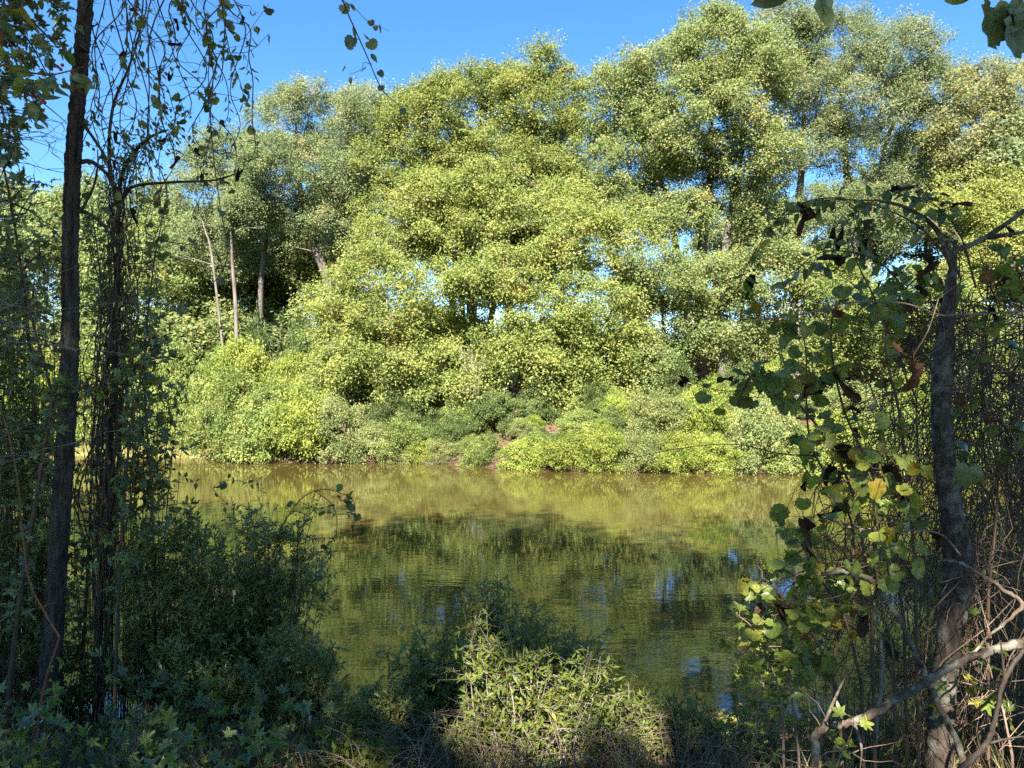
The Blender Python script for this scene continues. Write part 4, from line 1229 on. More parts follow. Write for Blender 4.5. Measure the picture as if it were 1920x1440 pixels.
for px, py, dx, dz, s_, mt in [(1870, -30, -0.35, -0.9, 0.105, 'leaf_dark'), (1915, -22, -0.15, -1.0, 0.11, 'leaf_dark'), (1838, -12, -0.9, -0.05, 0.06, 'leaf_green'), (1900, -35, 0.1, -0.9, 0.1, 'leaf_dark'), (1872, -20, 0.2, -0.9, 0.08, 'leaf_green')]:
    put_leaf(tr, 'grape' if s_ > 0.1 else 'oval', 2, mt, P(px, py, 1.6), np.array([dx, 0.15, dz]), np.array([0.25, -0.75, -0.6]), s_)  # dark leaf colour and tilt stand in for back-lighting on these overhead leaves
t2 = bough('short bough tip with two dark pointed leaves over the tallest tree', [([(1700, -200, 1.7), (1640, -90, 1.7), (1570, -40, 1.7), (1530, -28, 1.7), (1500, -20, 1.7)], 0.004, 0.0012)], [], 264)
for px, py, dx, dz, s_ in [(1532, -28, 0.25, -0.95, 0.085), (1505, -18, -0.95, -0.15, 0.095), (1560, -35, -0.2, -0.9, 0.06)]:
    put_leaf(t2, 'oval', 2, 'leaf_dark', P(px, py, 1.7), np.array([dx, 0.1, dz]), np.array([0.3, -0.75, -0.6]), s_)

# ---- left thicket: saplings, bare twigs, small-leaved bushes
def sapling(name, label, cat, main, r0, n_side, side_len, leaves, seed, bark='vine_dark', group=None, up=0.15, **kw):
    rg = np.random.default_rng(seed)
    p = pxpath(main, 8)
    gz = float(ground(p[0, 0], p[0, 1]))
    if main[0][1] > 1000:
        p[0, 2] = gz - 0.05
    st = [(p, r0, r0 * 0.3)] + grow(rg, p, n_side, side_len, up, r0 * 0.4, 6)
    return plant(name, label, cat, st, bark, leaves, seed, group, **kw)


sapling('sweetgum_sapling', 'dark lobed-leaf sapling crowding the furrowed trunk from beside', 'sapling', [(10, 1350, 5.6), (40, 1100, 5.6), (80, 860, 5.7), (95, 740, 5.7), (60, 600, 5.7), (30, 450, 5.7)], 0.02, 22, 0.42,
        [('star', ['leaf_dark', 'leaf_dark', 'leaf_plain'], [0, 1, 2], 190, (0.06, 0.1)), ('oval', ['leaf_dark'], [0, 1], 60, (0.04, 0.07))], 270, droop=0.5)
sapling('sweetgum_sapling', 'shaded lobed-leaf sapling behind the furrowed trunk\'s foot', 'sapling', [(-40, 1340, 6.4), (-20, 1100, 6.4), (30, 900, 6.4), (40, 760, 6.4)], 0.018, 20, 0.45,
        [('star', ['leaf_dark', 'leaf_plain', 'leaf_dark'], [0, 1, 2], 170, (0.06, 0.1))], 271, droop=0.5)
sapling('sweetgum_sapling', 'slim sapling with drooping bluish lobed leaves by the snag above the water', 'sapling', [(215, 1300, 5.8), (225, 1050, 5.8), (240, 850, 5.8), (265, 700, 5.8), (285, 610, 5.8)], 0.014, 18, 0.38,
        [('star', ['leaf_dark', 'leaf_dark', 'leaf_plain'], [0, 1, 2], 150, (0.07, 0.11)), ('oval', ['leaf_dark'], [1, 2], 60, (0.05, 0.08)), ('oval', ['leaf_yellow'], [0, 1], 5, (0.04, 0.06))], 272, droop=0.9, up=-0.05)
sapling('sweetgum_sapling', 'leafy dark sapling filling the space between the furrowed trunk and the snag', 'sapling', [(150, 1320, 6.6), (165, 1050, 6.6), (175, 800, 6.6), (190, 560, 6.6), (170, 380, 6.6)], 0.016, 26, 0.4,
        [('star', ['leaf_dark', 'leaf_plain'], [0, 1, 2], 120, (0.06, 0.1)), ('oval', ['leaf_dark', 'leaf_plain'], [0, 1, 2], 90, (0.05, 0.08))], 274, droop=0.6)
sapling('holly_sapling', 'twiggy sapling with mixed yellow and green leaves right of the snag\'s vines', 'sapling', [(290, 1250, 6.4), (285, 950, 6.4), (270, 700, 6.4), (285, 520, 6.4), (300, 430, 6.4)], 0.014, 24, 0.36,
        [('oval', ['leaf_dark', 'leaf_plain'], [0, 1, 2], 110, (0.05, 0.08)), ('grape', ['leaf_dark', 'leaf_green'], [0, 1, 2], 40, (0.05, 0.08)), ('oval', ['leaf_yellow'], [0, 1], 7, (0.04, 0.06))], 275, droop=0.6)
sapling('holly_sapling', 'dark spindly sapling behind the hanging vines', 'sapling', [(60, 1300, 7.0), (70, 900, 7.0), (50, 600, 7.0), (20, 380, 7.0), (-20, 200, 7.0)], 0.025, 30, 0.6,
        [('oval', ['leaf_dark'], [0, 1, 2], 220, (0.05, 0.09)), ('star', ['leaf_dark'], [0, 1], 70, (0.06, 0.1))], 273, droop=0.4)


def twiggy(name, label, starts, n, ln, mat, seed, rr0=0.004, aim=(1, 0, -0.1), sub=4):
    rg = np.random.default_rng(seed)
    st = []
    for k in range(n):
        q = P(*starts[k % len(starts)]) + rg.normal(size=3) * np.array([0.05, 0.1, 0.05])
        e = q + (np.array(aim) + rg.normal(size=3) * 0.35) * ln * rg.uniform(0.6, 1.1)
        p = wander(q, e, 0.06 * ln, 9, rg, -0.04)
        st.append((p, rr0 * rg.uniform(0.6, 1.2), 0.0012))
        st += grow(rg, p, sub, ln * 0.35, 0.0, rr0 * 0.45, 5)
    return plant(name, label, 'branch', st, mat, [], seed, stuff=True, nseg=4, base=st[0][0][0])


twiggy('bare_branch', 'pale leafless twigs fanning across the furrowed trunk', [(-60, 610, 5.0), (-60, 640, 5.0), (-40, 590, 5.0)], 8, 0.85, 'twig_pale', 280, 0.0045, (1, 0, 0.0), 5)
twiggy('bare_branch', 'fine grey twigs criss-crossing between the furrowed trunk and the snag', [(150, 480, 6.1), (160, 620, 6.2), (170, 760, 6.2)], 12, 0.5, 'twig_pale', 285, 0.003, (0.6, 0, 0.15), 5)
twiggy('bare_branch', 'drooping dark twigs reaching out from the snag over the far meadow', [(225, 560, 6.2), (225, 480, 6.2), (220, 680, 6.2), (230, 400, 6.2)], 14, 0.6, 'vine_dark', 286, 0.003, (0.7, 0, -0.25), 6)
twiggy('bare_branch', 'dense dark twigs behind the furrowed trunk\'s open side', [(-80, 480, 6.6), (-60, 560, 6.6), (-80, 700, 6.6), (-60, 800, 6.6)], 16, 0.8, 'vine_dark', 287, 0.004, (0.9, 0, 0.1), 6)
twiggy('bare_branch', 'pale crooked dead twigs low against the furrowed trunk', [(-40, 865, 5.0), (-30, 850, 5.1)], 4, 0.6, 'twig_pale', 281, 0.004, (0.9, 0, 0.15), 4)
twiggy('bare_branch', 'fine dark twigs drooping across the sky gap beside the furrowed trunk', [(-80, 330, 5.4), (-60, 280, 5.4), (-80, 400, 5.4), (-40, 220, 5.4)], 14, 0.95, 'vine_dark', 282, 0.005, (0.9, 0, -0.15), 6)
twiggy('bare_branch', 'tangle of fine dark twigs high in the hanging vines', [(170, -120, 5.9), (260, -140, 5.9), (330, -120, 5.8), (210, 60, 5.9)], 16, 0.9, 'vine_dark', 283, 0.004, (0.45, 0, -0.8), 6)
plant('cane', 'reddish-tan leaning cane rising past the furrowed trunk', 'cane', [(pxpath([(112, 1195, 3.6), (85, 1150, 3.6), (55, 1090, 3.6), (42, 1000, 3.6), (30, 880, 3.6), (0, 760, 3.6), (-40, 650, 3.6)]), 0.005, 0.003), (pxpath([(75, 1140, 3.6), (95, 1132, 3.6), (105, 1130, 3.6)]), 0.002, 0.001), (pxpath([(112, 1195, 3.6), (80, 1300, 3.7), (60, 1460, 3.8)]), 0.005, 0.005)],
      'stem_red', [('oval', ['leaf_plain'], [1, 3], 5, (0.05, 0.07))], 284)


def fine_bush(name, label, lobes, foot, Y, n, mat, seed, per=26, L=0.045, W=0.016, side=5, ln=0.22, stem='vine_dark', extra=(), r0=0.006):
    """lobes (px,py,rx,ry): arching stems from the foot into the lobes, leaf-bearing side twigs"""
    rg = np.random.default_rng(seed)
    k = Y / F
    base = P(*foot, Y)
    base[2] = ground(base[0], base[1])
    root = empty(name, base, label, 'bush')
    sm, lm = MB(), MB()
    LB = [(P(a, b, Y), rx * k, ry * k) for a, b, rx, ry in lobes]
    ar = np.array([q[1] * q[2] for q in LB])
    ps, ds = [], []
    for i in range(n):
        c_, rx, ry = LB[rg.choice(len(LB), p=ar / ar.sum())]
        e = c_ + rdir(1, rg)[0] * np.array([rx, rx * 0.9, ry]) * rg.random() ** 0.45 * (1.5 if rg.random() < 0.14 else 1.0)
        f = np.array([base[0] * 0.45 + e[0] * 0.55 + rg.normal() * 0.08, base[1] * 0.6 + e[1] * 0.4 + rg.normal() * 0.08, 0])
        f[2] = ground(f[0], f[1]) - 0.03
        if e[2] < f[2] + 0.1:
            e[2] = f[2] + 0.1 + 0.1 * rg.random()
        md = f * 0.45 + e * 0.55 + np.array([0, 0, 0.16 * (e[2] - f[2])]) + rg.normal(size=3) * 0.05
        p = crom([f, md, e], 5)
        tube(sm, p, r0 * rg.uniform(0.5, 1.1), 0.0015, n=3)
        tws = [(p[4:], 0, 0)] + grow(rg, p, side, ln, 0.1, 0.002, 5, t0=0.4, amp=0.1)
        for q, ra, rb in tws:
            if ra:
                tube(sm, q, ra, rb, n=3)
            a = rg.uniform(0, len(q) - 1.001, per)
            j = a.astype(int)
            fr = (a - j)[:, None]
            ps.append(q[j] * (1 - fr) + q[j + 1] * fr)
            ds.append(unit(q[j + 1] - q[j]))
    ps, ds = np.vstack(ps), np.vstack(ds)
    m_ = len(ps)
    d = unit(ds * 0.6 + rdir(m_, rg) * 0.9 + np.array([0, 0, -0.05]))
    nr = unit(np.array([0, -0.25, 0.8]) + rg.normal(size=(m_, 3)) * 0.45)
    sz = rg.uniform(0.6, 1.3, m_)
    kites(lm, ps, d, nr, L * sz, W * sz, np.clip(rg.normal(0.45, 0.2, m_), 0, 1) * np.where(rg.random(m_) < 0.02, 2.2, 0.92).clip(0, 2), 0.2)
    part(sm, 'stems', stem, root, 'stuff')
    part(lm, 'crown', mat, root, 'stuff')
    for kind, mats, vs, cnt, (s0, s1) in extra:
        for _ in range(cnt):
            q = ps[rg.integers(m_)]
            put_leaf(root, kind, int(rg.choice(vs)), mats[int(rg.integers(len(mats)))], q, rdir(1, rg)[0] * np.array([1, 1, 0.4]) + np.array([0, 0, -0.2]), unit((np.array([0, -0.5, 0.7]) + rg.normal(size=3) * 0.4)[None])[0], rg.uniform(s0, s1))
    return root


fine_bush('privet_bush', 'tall dark small-leaved bush between the snag and the open water', [(330, 950, 60, 50), (265, 1010, 50, 70), (400, 1010, 80, 60), (330, 1110, 110, 80), (270, 1220, 90, 80), (370, 1240, 90, 80)], (330, 1330), 6.4, 170, 'near_fine', 300, L=0.055, W=0.018, per=13,
          extra=[('grape', ['leaf_yellow'], [0, 1], 4, (0.05, 0.07)), ('star', ['leaf_dark', 'leaf_plain'], [0, 1, 2], 14, (0.06, 0.09))])
fine_bush('privet_bush', 'dark spreading small-leaved bush leaning out over the water', [(470, 950, 60, 35), (555, 975, 55, 45), (500, 1050, 100, 60), (590, 1055, 40, 50), (450, 1130, 120, 60), (580, 925, 40, 18), (520, 1220, 110, 70), (420, 1270, 90, 60)], (450, 1340), 6.8, 180, 'near_fine', 301, L=0.055, W=0.018, per=13,
          extra=[('grape', ['leaf_yellow', 'leaf_green'], [0, 1], 8, (0.05, 0.07))])
fine_bush('privet_bush', 'low dusky bush at the water\'s edge below the spreading dark bush', [(540, 1200, 80, 50), (590, 1250, 60, 60), (440, 1250, 110, 60), (350, 1240, 100, 60), (520, 1320, 120, 50), (400, 1340, 120, 40)], (490, 1360), 6.0, 110, 'near_fine', 302, L=0.055, W=0.018, per=13)
fine_bush('privet_bush', 'shadowy small-leaved bush filling the bank under the lobed-leaf saplings', [(40, 1150, 120, 110), (150, 1200, 90, 80), (-60, 1000, 90, 120), (60, 950, 60, 90), (190, 1290, 90, 60), (60, 1290, 120, 60), (30, 780, 60, 70), (50, 640, 50, 70), (10, 500, 50, 80)], (60, 1400), 6.4, 150, 'near_fine', 303, L=0.06, W=0.022, per=12)
plant('trailing_vine', 'trailing vine with round leaves arching off the dark bush over the water', 'vine',
      [(pxpath([(520, 1000, 6.2), (560, 940, 6.2), (600, 918, 6.2), (640, 925, 6.2), (665, 945, 6.2), (660, 990, 6.2)]), 0.005, 0.002), (pxpath([(590, 920, 6.2), (625, 950, 6.2), (630, 1000, 6.2), (600, 1040, 6.2), (590, 1080, 6.2)]), 0.004, 0.002), (pxpath([(560, 940, 6.2), (610, 960, 6.2), (655, 965, 6.2), (672, 962, 6.2)]), 0.003, 0.0015),
       (pxpath([(430, 950, 6.2), (400, 915, 6.2), (430, 900, 6.2), (470, 905, 6.2), (500, 890, 6.2)]), 0.003, 0.0015)],
      'vine_dark', [('grape', ['leaf_dark', 'leaf_green'], [0, 1, 2], 34, (0.045, 0.065)), ('oval', ['leaf_dark'], [0, 1], 26, (0.035, 0.055))], 304, droop=0.7)

# ---- the sunlit bush in the middle and its neighbours
fine_bush('privet_bush', 'tall shaded bush with its crown against the reflecting water, behind the sunlit bush', [(905, 1110, 55, 40), (920, 1150, 70, 50), (860, 1190, 100, 60), (980, 1190, 100, 70), (790, 1250, 90, 60), (1060, 1230, 90, 60), (900, 1270, 130, 70)], (920, 1420), 5.9, 150, 'near_fine', 310, L=0.055, W=0.017, per=13,
          extra=[('grape', ['leaf_dark', 'leaf_yellow'], [0, 1], 8, (0.045, 0.065))])
fine_bush('privet_bush', 'sunlit pale green bush of narrow leaves and pinkish twigs in the middle of the bank', [(925, 1180, 50, 60), (920, 1240, 60, 60), (960, 1310, 100, 60), (1060, 1320, 90, 50), (890, 1390, 70, 60), (1040, 1400, 120, 50), (1120, 1240, 35, 45), (1000, 1240, 50, 50)], (980, 1470), 5.0, 160, 'near_yellowgreen', 311, per=9, L=0.055, W=0.015, stem='twig_pale',
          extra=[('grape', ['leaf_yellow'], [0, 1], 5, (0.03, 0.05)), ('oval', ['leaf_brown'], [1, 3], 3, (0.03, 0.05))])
fine_bush('privet_bush', 'sunlit yellowish bush beside the pale green bush, sloping to the water', [(1190, 1300, 50, 40), (1230, 1370, 90, 50), (1150, 1350, 60, 60), (1280, 1400, 60, 40)], (1190, 1460), 5.1, 80, 'near_yellowgreen', 312, per=11, stem='twig_pale',
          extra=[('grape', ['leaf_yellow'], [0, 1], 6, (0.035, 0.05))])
fine_bush('privet_bush', 'low shaded bush at the foot of the middle bushes by the water', [(1300, 1380, 90, 50), (1370, 1410, 80, 40), (1260, 1430, 80, 30)], (1310, 1470), 5.3, 70, 'near_fine', 313, per=18)
fine_bush('privet_bush', 'dark low bush between the sunlit bush and the shadowy bank', [(720, 1330, 90, 60), (800, 1360, 90, 60), (660, 1390, 80, 40)], (740, 1470), 5.6, 90, 'near_fine', 314, per=18)
fine_bush('privet_bush', 'thin young bush with small fresh leaves on red twigs at the bank\'s foot', [(690, 1420, 40, 30), (640, 1440, 40, 30)], (680, 1500), 4.4, 16, 'near_yellowgreen', 315, per=10, stem='stem_red', L=0.05, W=0.022)
mb = MB()
rg = np.random.default_rng(316)
for k in range(420):
    x0 = rg.uniform(-0.9, 1.3); y0 = rg.uniform(3.9, 5.2)
    q = np.array([x0, y0, float(ground(x0, y0))])
    e = q + np.array([rg.normal() * 0.28, rg.normal() * 0.2, rg.uniform(0.1, 0.45)])
    tube(mb, crom([q, (q + e) / 2 + np.array([0, 0, 0.08]), e + np.array([rg.normal() * 0.1, 0, -0.05])], 3), 0.0028, 0.0012, n=3)
o = part(mb, 'dry_grass_stems', 'vine_tan', None, 'stuff')
o['label'] = 'dry tan grass stems and dead twigs at the foot of the sunlit bush'; o['category'] = 'grass'

# ---- sweetgum seedlings over the lower left bank
rg = np.random.default_rng(320)
for k in range(46):
    px = rg.uniform(-20, 600)
    Y = rg.uniform(3.3, 5.4)
    x0 = (px - 960) / F * Y
    gz = float(ground(x0, Y))
    top = gz + rg.uniform(0.25, 0.62)
    q = np.array([x0, Y, gz - 0.02])
    st = [(wander(q, [x0 + rg.normal() * 0.1, Y + rg.normal() * 0.08, top], 0.03, 8, rg), 0.004, 0.002)]
    st += grow(rg, st[0][0], 3, 0.2, 0.15, 0.002, 5, t0=0.4)
    bright = k % 5 == 0
    plant('sweetgum_seedling', 'knee-high seedling with star-shaped ' + ('yellow-green' if bright else 'dark green') + ' leaves in the undergrowth', 'seedling', st, 'vine_dark',
          [('star', ['leaf_plain'] if bright else ['leaf_dark', 'leaf_dark', 'leaf_plain'], [0, 1, 2], int(rg.integers(7, 13)), (0.06, 0.11))], 330 + k, 'sweetgum seedlings on the shaded bank', droop=0.15, face=0.3, t0=0.35)
lm = MB()
n = 9000
x = rg.uniform(-5.5, 5.5, n); y = rg.uniform(1.5, 7.6, n)
kites(lm, np.stack([x, y, ground(x, y) + 0.012], 1), rdir(n, rg) * np.array([1, 1, 0.2]), unit(np.array([0, 0, 1]) + rg.normal(size=(n, 3)) * 0.35), rg.uniform(0.04, 0.11, n), rg.uniform(0.03, 0.07, n), rg.random(n))
o = part(lm, 'leaf_litter', 'litter', None, 'stuff')
o['label'] = 'brown leaf litter covering the near bank'; o['category'] = 'leaves'
lm = MB()
n = 16000
x = rg.uniform(-5.0, 5.0, n); y = rg.uniform(3.0, 7.4, n)
d = unit(np.stack([rg.normal(size=n) * 0.5, rg.normal(size=n) * 0.4, np.ones(n)], 1))
kites(lm, np.stack([x, y, ground(x, y) - 0.01], 1), d, rdir(n, rg), rg.uniform(0.06, 0.26, n), rg.uniform(0.006, 0.014, n), rg.random(n) ** 1.5)
o = part(lm, 'undergrowth_grass', 'near_grass', None, 'stuff')
o['label'] = 'thin shaded grass and weeds growing through the litter of the near bank'; o['category'] = 'grass'

# ---- right: mottled trunk, fallen boughs, vines
nd = [P(*q) for q in [(1758, 1500, 4.5), (1768, 1330, 4.5), (1782, 1200, 4.5), (1797, 1110, 4.5), (1799, 1050, 4.5), (1786, 965, 4.5), (1772, 850, 4.5), (1766, 730, 4.5), (1774, 620, 4.5), (1784, 530, 4.5), (1792, 450, 4.5)]]
nd[0][2] = float(ground(nd[0][0], nd[0][1])) - 0.1
c = crom(nd, 12)
b = nd[0].copy(); b[2] += 0.1
rt = empty('leaning_tree', b, 'crooked tree with mottled grey bark rising through the vine tangle', 'tree')
mb = MB()
tube(mb, c, [0.07, 0.063, 0.06, 0.068, 0.074, 0.058, 0.054, 0.052, 0.043, 0.027, 0.009], n=20, rough=0.09, rng=rng)
part(mb, 'trunk', 'bark_right', rt)
for path, r0, r1 in [([(1790, 470, 4.5), (1840, 450, 4.45), (1900, 410, 4.4), (1980, 350, 4.3), (2080, 270, 4.3)], 0.018, 0.01),
                     ([(1785, 500, 4.5), (1755, 430, 4.5), (1700, 390, 4.45), (1640, 375, 4.4)], 0.018, 0.006), ([(1850, 445, 4.44), (1890, 440, 4.4), (1950, 430, 4.4)], 0.015, 0.006)]:
    mb = MB()
    tube(mb, pxpath(path, 7), r0, r1, n=8, rough=0.08, rng=rng)
    part(mb, 'limb', 'bark_right', rt)
for lab, path, r, mt, sides in [
    ('pale curved dead bough arching down across the mottled trunk\'s foot', [(1542, 1078, 3.9), (1585, 1072, 3.9), (1635, 1092, 3.9), (1680, 1150, 3.92), (1715, 1225, 3.95), (1750, 1300, 4.0), (1795, 1395, 4.0), (1825, 1480, 4.0)], [0.011, 0.013, 0.015, 0.016, 0.016, 0.017, 0.019, 0.02], 'branch_lichen', [[(1680, 1150, 3.92), (1665, 1090, 3.9), (1690, 1030, 3.9), (1710, 960, 3.9)]]),
    ('thick grey fallen bough slanting up across the mottled trunk', [(1510, 1500, 3.6), (1528, 1420, 3.6), (1536, 1370, 3.6), (1610, 1350, 3.62), (1710, 1295, 3.7), (1790, 1245, 3.75), (1860, 1220, 3.8), (1940, 1200, 3.85), (2060, 1160, 3.9)], [0.019, 0.02, 0.019, 0.02, 0.021, 0.022, 0.023, 0.024, 0.024], 'branch_lichen', [[(1535, 1380, 3.6), (1570, 1300, 3.6), (1590, 1260, 3.6)], [(1600, 1352, 3.6), (1615, 1400, 3.6), (1612, 1450, 3.6)]]),
    ('slender dead bough kinked at an elbow beside the mottled trunk', [(1758, 1052, 4.2), (1790, 1052, 4.2), (1840, 1078, 4.2), (1880, 1105, 4.15), (1918, 1135, 4.1), (1870, 1180, 4.1), (1810, 1235, 4.05), (1770, 1270, 4.0)], [0.008, 0.011, 0.012, 0.012, 0.013, 0.009, 0.007, 0.005], 'branch_lichen', []),
    ('dark forked dead bough propped in the dry stems', [(1795, 1450, 3.7), (1850, 1395, 3.7), (1868, 1340, 3.7), (1885, 1270, 3.7), (1925, 1215, 3.7), (1990, 1160, 3.7)], [0.016, 0.015, 0.013, 0.012, 0.011, 0.01], 'bark_snag', [[(1850, 1395, 3.7), (1890, 1385, 3.7), (1940, 1378, 3.7)], [(1885, 1280, 3.7), (1880, 1240, 3.7), (1876, 1200, 3.7)]]),
    ('thin dead sapling stem leaning between the vine leaves', [(1640, 1400, 4.3), (1655, 1250, 4.3), (1648, 1180, 4.3), (1640, 1130, 4.3)], [0.011, 0.010, 0.009, 0.006], 'twig_pale', [])]:
    q = pxpath(path, 7)
    root = empty('dead_bough', q[0], lab, 'branch')
    mb = MB()
    q = q + rng.normal(size=q.shape) * 0.003
    tube(mb, q, np.array(r) * 0.88, n=10, rough=0.16, rng=rng)
    part(mb, 'bough', mt, root)
    for sd in sides:
        mb = MB()
        tube(mb, pxpath(sd, 5), r[0] * 0.5, 0.003, n=5, rng=rng)
        part(mb, 'twig', mt, root)

# canes and vines of the tangle
cn = [([(1785, 500, 4.4), (1740, 440, 4.4), (1690, 405, 4.4), (1620, 380, 4.4), (1540, 372, 4.4), (1470, 400, 4.4), (1410, 480, 4.4), (1375, 560, 4.4)], 'arching cane with dark pointed leaves springing from the mottled trunk'),
      ([(1800, 520, 4.3), (1760, 430, 4.3), (1690, 385, 4.3), (1600, 375, 4.3), (1510, 380, 4.3), (1450, 410, 4.3)], 'upper arching cane with dense dark leaves over the vine tangle'),
      ([(1830, 540, 4.5), (1800, 440, 4.5), (1760, 390, 4.5), (1720, 370, 4.5), (1660, 365, 4.5)], 'short arching cane tipped with clustered dark leaves'),
      ([(1700, 700, 4.4), (1640, 560, 4.4), (1600, 470, 4.4), (1610, 400, 4.4)], 'upright dark cane standing through the arching canes'),
      ([(1740, 620, 4.35), (1660, 500, 4.35), (1560, 470, 4.35), (1500, 500, 4.35), (1470, 560, 4.35)], 'lower arching cane hung with small ovals of leaf')]
for k, (p, lab) in enumerate(cn):
    rg = np.random.default_rng(400 + k)
    pp = pxpath(p, 7)
    plant('arching_cane', lab, 'cane', [(pp, 0.0065, 0.002)] + grow(rg, pp, 6, 0.22, -0.1, 0.0025, 5), 'vine_dark', [('oval', ['leaf_dark', 'leaf_dark', 'leaf_plain'], [0, 1, 2], 42, (0.055, 0.095)), ('grape', ['leaf_dead'], [3, 4], 2, (0.08, 0.12))], 400 + k, droop=0.45)
plant('dry_cane', 'long tan leafless cane crossing in front of the mottled trunk', 'cane', [(pxpath([(1425, 600, 3.4), (1500, 590, 3.4), (1590, 568, 3.4), (1690, 568, 3.4), (1760, 590, 3.4), (1800, 590, 3.4), (1930, 583, 3.4), (2040, 570, 3.4)]), 0.0035, 0.005)], 'vine_tan', [], 410)
plant('dry_cane', 'long dark arching stem reaching out over the far bushes from the vines', 'cane', [(pxpath([(1540, 855, 4.2), (1460, 850, 4.2), (1380, 833, 4.2), (1280, 840, 4.2), (1180, 860, 4.2)]), 0.004, 0.0015)], 'vine_dark', [], 411)
plant('dry_cane', 'pale curved stem looping above the water beside the vines', 'cane', [(pxpath([(1540, 955, 4.0), (1560, 975, 4.0), (1600, 990, 4.0), (1680, 994, 4.0), (1760, 1000, 4.0), (1800, 1040, 4.0)]), 0.004, 0.0055)], 'vine_tan', [], 412)

gv = [([(1560, 1250, 4.3), (1600, 1000, 4.2), (1520, 830, 4.2), (1510, 650, 4.2), (1480, 560, 4.2)], 'main grape vine climbing in front of the far bushes, leaves mottled brown'),
      ([(1700, 1200, 4.3), (1660, 950, 4.2), (1580, 760, 4.2), (1560, 600, 4.2), (1620, 520, 4.2)], 'grape vine with broad yellow-green leaves beside the mottled trunk'),
      ([(1640, 1150, 4.0), (1590, 900, 4.0), (1500, 760, 4.0), (1420, 700, 4.0), (1380, 760, 4.0)], 'grape vine trailing outward with heart-shaped and withered leaves'),
      ([(1720, 1100, 4.2), (1690, 800, 4.2), (1660, 640, 4.2), (1700, 540, 4.2), (1760, 500, 4.2)], 'grape vine twining close in front of the mottled trunk'),
      ([(1620, 1300, 4.1), (1580, 1150, 4.1), (1520, 1060, 4.1), (1500, 980, 4.1)], 'low grape vine with reddened leaves over the water'),
      ([(1850, 1150, 4.5), (1870, 900, 4.5), (1840, 700, 4.5), (1860, 560, 4.5), (1900, 500, 4.5)], 'grape vine in the dry stem thicket beyond the mottled trunk'),
      ([(1580, 1320, 4.0), (1530, 1200, 4.0), (1460, 1110, 4.0), (1420, 1060, 4.0)], 'grape vine dropping small yellowing leaves toward the reflections'),
      ([(1680, 1250, 3.9), (1640, 1050, 3.9), (1640, 920, 3.8), (1600, 830, 3.8)], 'grape vine with one bright sunlit leaf in front of the tangle')]
for k, (p, lab) in enumerate(gv):
    rg = np.random.default_rng(420 + k)
    pp = pxpath(p, 8)
    pp[0, 2] = float(ground(pp[0, 0], pp[0, 1]))
    plant('grape_vine', lab, 'vine', [(pp, 0.009, 0.003)] + grow(rg, pp, 13, 0.36, 0.0, 0.003, 7, t0=0.25), 'vine_dark',
          [('grape', ['leaf_green', 'leaf_green', 'leaf_plain'], [0, 1, 2], 48, (0.045, 0.1)), ('grape', ['leaf_brown', 'leaf_yellow'], [1, 2, 3], 5, (0.05, 0.08)), ('grape', ['leaf_dead'], [3, 4], 4, (0.07, 0.11)), ('oval', ['leaf_plain', 'leaf_dark'], [0, 1, 2], 12, (0.05, 0.08))],
          420 + k, droop=0.75, face=0.8, t0=0.25)
# single leaves that stand out
sv = plant('leaf_stalk', 'thin stalk with a big crumpled orange-brown leaf in front of the mottled trunk', 'vine', [(pxpath([(1760, 560, 2.9), (1740, 620, 2.7), (1712, 668, 2.6)]), 0.002, 0.0015), (pxpath([(1850, 500, 3.4), (1800, 530, 3.2), (1760, 560, 2.9)]), 0.002, 0.002)], 'vine_dark', [], 440)
put_leaf(sv, 'grape', 3, 'leaf_brown', P(1712, 655, 2.6), np.array([-0.1, -0.15, -1]), np.array([0.5, -1, 0.2]), 0.11)
put_leaf(sv, 'grape', 2, 'leaf_brown', P(1705, 668, 2.6), np.array([-0.7, -0.1, 0.2]), np.array([0.1, -0.6, 0.8]), 0.06)
sv = plant('leaf_stalk', 'thin stalk with one bright yellow-green leaf in front of the vines', 'vine', [(pxpath([(1650, 1010, 3.7), (1640, 950, 3.65), (1630, 890, 3.6)]), 0.002, 0.0015), (pxpath([(1690, 1080, 3.9), (1665, 1050, 3.8), (1650, 1010, 3.7)]), 0.0025, 0.002)], 'vine_dark', [], 441)
put_leaf(sv, 'grape', 0, 'leaf_yellow', P(1628, 885, 3.6), np.array([0.35, -0.1, -0.9]), np.array([-0.1, -0.7, 0.7]), 0.105)
sv = plant('leaf_stalk', 'stalk bearing broad bluish-green leaves in front of the dry stem thicket', 'vine', [(pxpath([(1900, 900, 3.6), (1840, 840, 3.6), (1780, 830, 3.6)]), 0.003, 0.002), (pxpath([(1960, 700, 3.6), (1900, 650, 3.6), (1870, 640, 3.6)]), 0.003, 0.002)], 'vine_dark', [], 442)
for px, py, dx, dz in [(1775, 825, 0.8, -0.5), (1868, 640, 0.9, -0.4), (1885, 785, 0.5, -0.6), (1820, 850, -0.2, -0.9)]:
    put_leaf(sv, 'grape', 1, 'leaf_dark', P(px, py, 3.6), np.array([dx, -0.1, dz]), np.array([0.1, -0.4, 0.9]), 0.12)

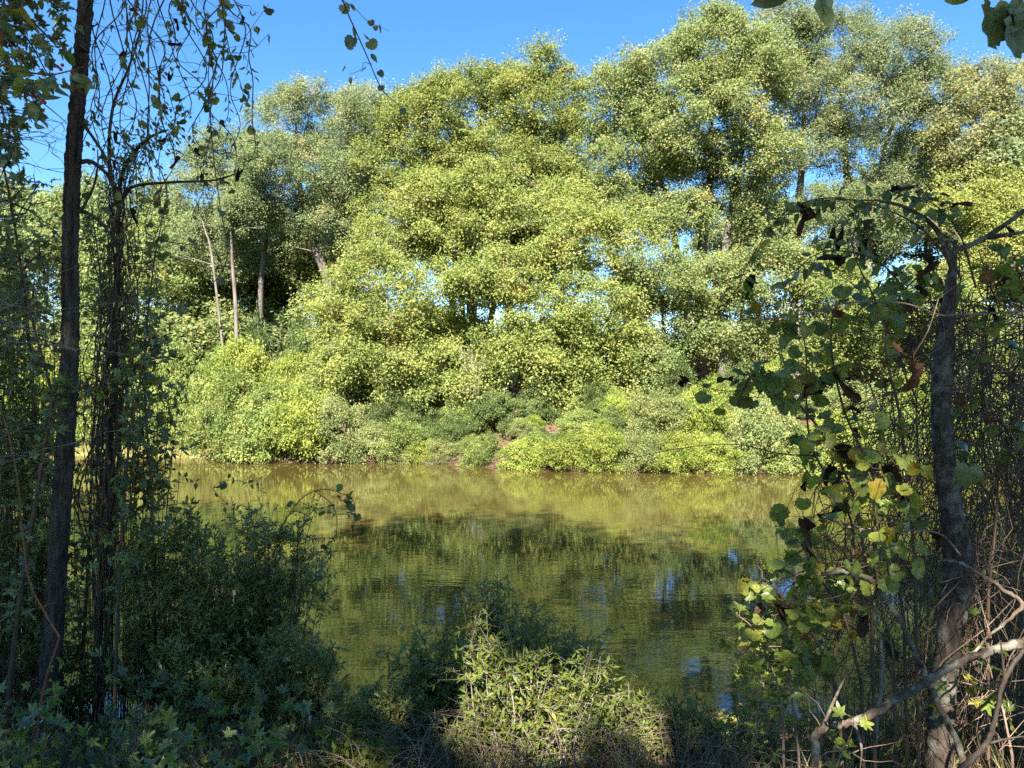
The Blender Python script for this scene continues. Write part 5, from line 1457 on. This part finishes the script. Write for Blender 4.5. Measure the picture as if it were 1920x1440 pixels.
# saplings with bright leaves low on the right
for k, (p, lab, n1) in enumerate([([(1470, 1420, 4.2), (1462, 1300, 4.2), (1420, 1190, 4.2), (1380, 1150, 4.2)], 'young maple with sunlit star-shaped leaves over the reflecting water', 46),
                                  ([(1500, 1430, 4.3), (1480, 1250, 4.3), (1500, 1130, 4.3)], 'young maple with upright tip among the vines above the water', 44),
                                  ([(1900, 1430, 4.2), (1880, 1330, 4.2), (1860, 1270, 4.2)], 'young maple with bright green leaves in the dry stem thicket', 22),
                                  ([(1560, 1500, 3.6), (1570, 1430, 3.6), (1590, 1400, 3.6)], 'small maple seedling with wide lobed leaves below the fallen bough', 9),
                                  ([(1400, 1460, 4.6), (1420, 1340, 4.6), (1440, 1250, 4.6)], 'leggy sapling with dark lobed leaves beside the low shaded bush', 36)]):
    sapling('maple_sapling', lab, 'sapling', p, 0.008, 12, 0.34, [('star', ['leaf_plain', 'leaf_plain', 'leaf_green'], [0, 1, 2], n1, (0.07, 0.11)), ('oval', ['leaf_plain'], [0, 1], 8, (0.05, 0.07))], 450 + k, droop=0.1, face=0.3, up=0.15, bark='vine_tan')

# the dry stems nobody could count
rg = np.random.default_rng(460)
for nm, mat, n, lab in [('vine_tangle', 'vine_dark', 380, 'dense tangle of thin dark hanging vine stems around the mottled trunk'), ('dry_stem_thicket', 'vine_tan', 300, 'thicket of dry tan stems and bramble canes beyond the mottled trunk')]:
    mb = MB()
    for k in range(n):
        u = rg.random()
        if nm == 'vine_tangle':
            px = 1500 + 470 * u ** 0.75
            top = np.interp(px, [1500, 1600, 1700, 1800, 1990], [900, 700, 520, 470, 420]) + rg.uniform(0, 350)
        else:
            px = 1770 + 260 * u
            top = rg.uniform(540, 1150)
        Y = rg.uniform(4.4, 6.0)
        a = P(px, top, Y)
        bq = P(px + rg.normal() * 90, 1400, Y + rg.normal() * 0.2)
        bq[2] = float(ground(bq[0], bq[1])) - 0.02
        if rg.random() < 0.5:
            bq = P(max(1530 + 60 * rg.random(), px + rg.normal() * 170), top + rg.uniform(-60, 450), Y + rg.normal() * 0.2)
        p = wander(a, bq, rg.uniform(0.05, 0.26), 12, rg)
        tube(mb, p, rg.uniform(0.0018, 0.0055), 0.002, n=3)
        if rg.random() < 0.6:
            q = p[rg.integers(2, 10)]
            e = q + rdir(1, rg)[0] * np.array([1, 0.6, 0.8]) * rg.uniform(0.15, 0.6)
            tube(mb, wander(q, e, 0.06, 8, rg), 0.002, 0.001, n=3)
    o = part(mb, nm, mat, None, 'stuff')
    o['label'] = lab; o['category'] = 'vines'
fine_bush('thicket_bush', 'dark brushy bush behind the mottled trunk and the dry stems', [(1850, 950, 110, 160), (1900, 1150, 110, 140), (1700, 1250, 90, 90), (1960, 750, 90, 140), (1800, 1330, 120, 90)], (1850, 1420), 6.2, 110, 'near_fine', 461, per=12, L=0.05, W=0.022)

fine_bush('thicket_bush', 'tall dark leafy thicket beside the furrowed trunk reaching up to the sky gap', [(15, 330, 55, 60), (40, 440, 60, 70), (5, 570, 60, 70), (75, 700, 40, 70), (30, 850, 65, 80), (20, 1000, 80, 80), (-40, 700, 60, 120)], (20, 1400), 6.9, 95, 'near_fine', 462, per=7, L=0.085, W=0.042, r0=0.009)
fine_bush('thicket_bush', 'drooping dark leafy growth hanging off the snag above the meadow reflection', [(275, 640, 45, 60), (250, 770, 60, 60), (310, 800, 40, 50), (215, 520, 35, 60), (190, 900, 70, 70), (330, 700, 25, 40)], (230, 1350), 6.7, 48, 'near_fine', 463, per=8, L=0.08, W=0.034, r0=0.006)

bough('second dark bough of lobed leaves crowding the sky behind the first, beside the furrowed trunk', [([(-260, -200, 5.6), (-140, -60, 5.6), (-40, 20, 5.6), (40, 60, 5.6), (90, 140, 5.6)], 0.018, 0.004), ([(-140, -60, 5.6), (-60, 100, 5.6), (0, 200, 5.6), (40, 330, 5.6)], 0.01, 0.003),
       ([(-40, 20, 5.6), (20, 10, 5.6), (80, -10, 5.6), (120, 40, 5.6)], 0.008, 0.003), ([(-100, 20, 5.6), (-30, 130, 5.6), (30, 150, 5.6), (80, 210, 5.6)], 0.008, 0.003)],
      [('star', ['leaf_dark'], [0, 1, 2], 200, (0.075, 0.12))], 265, droop=0.5)
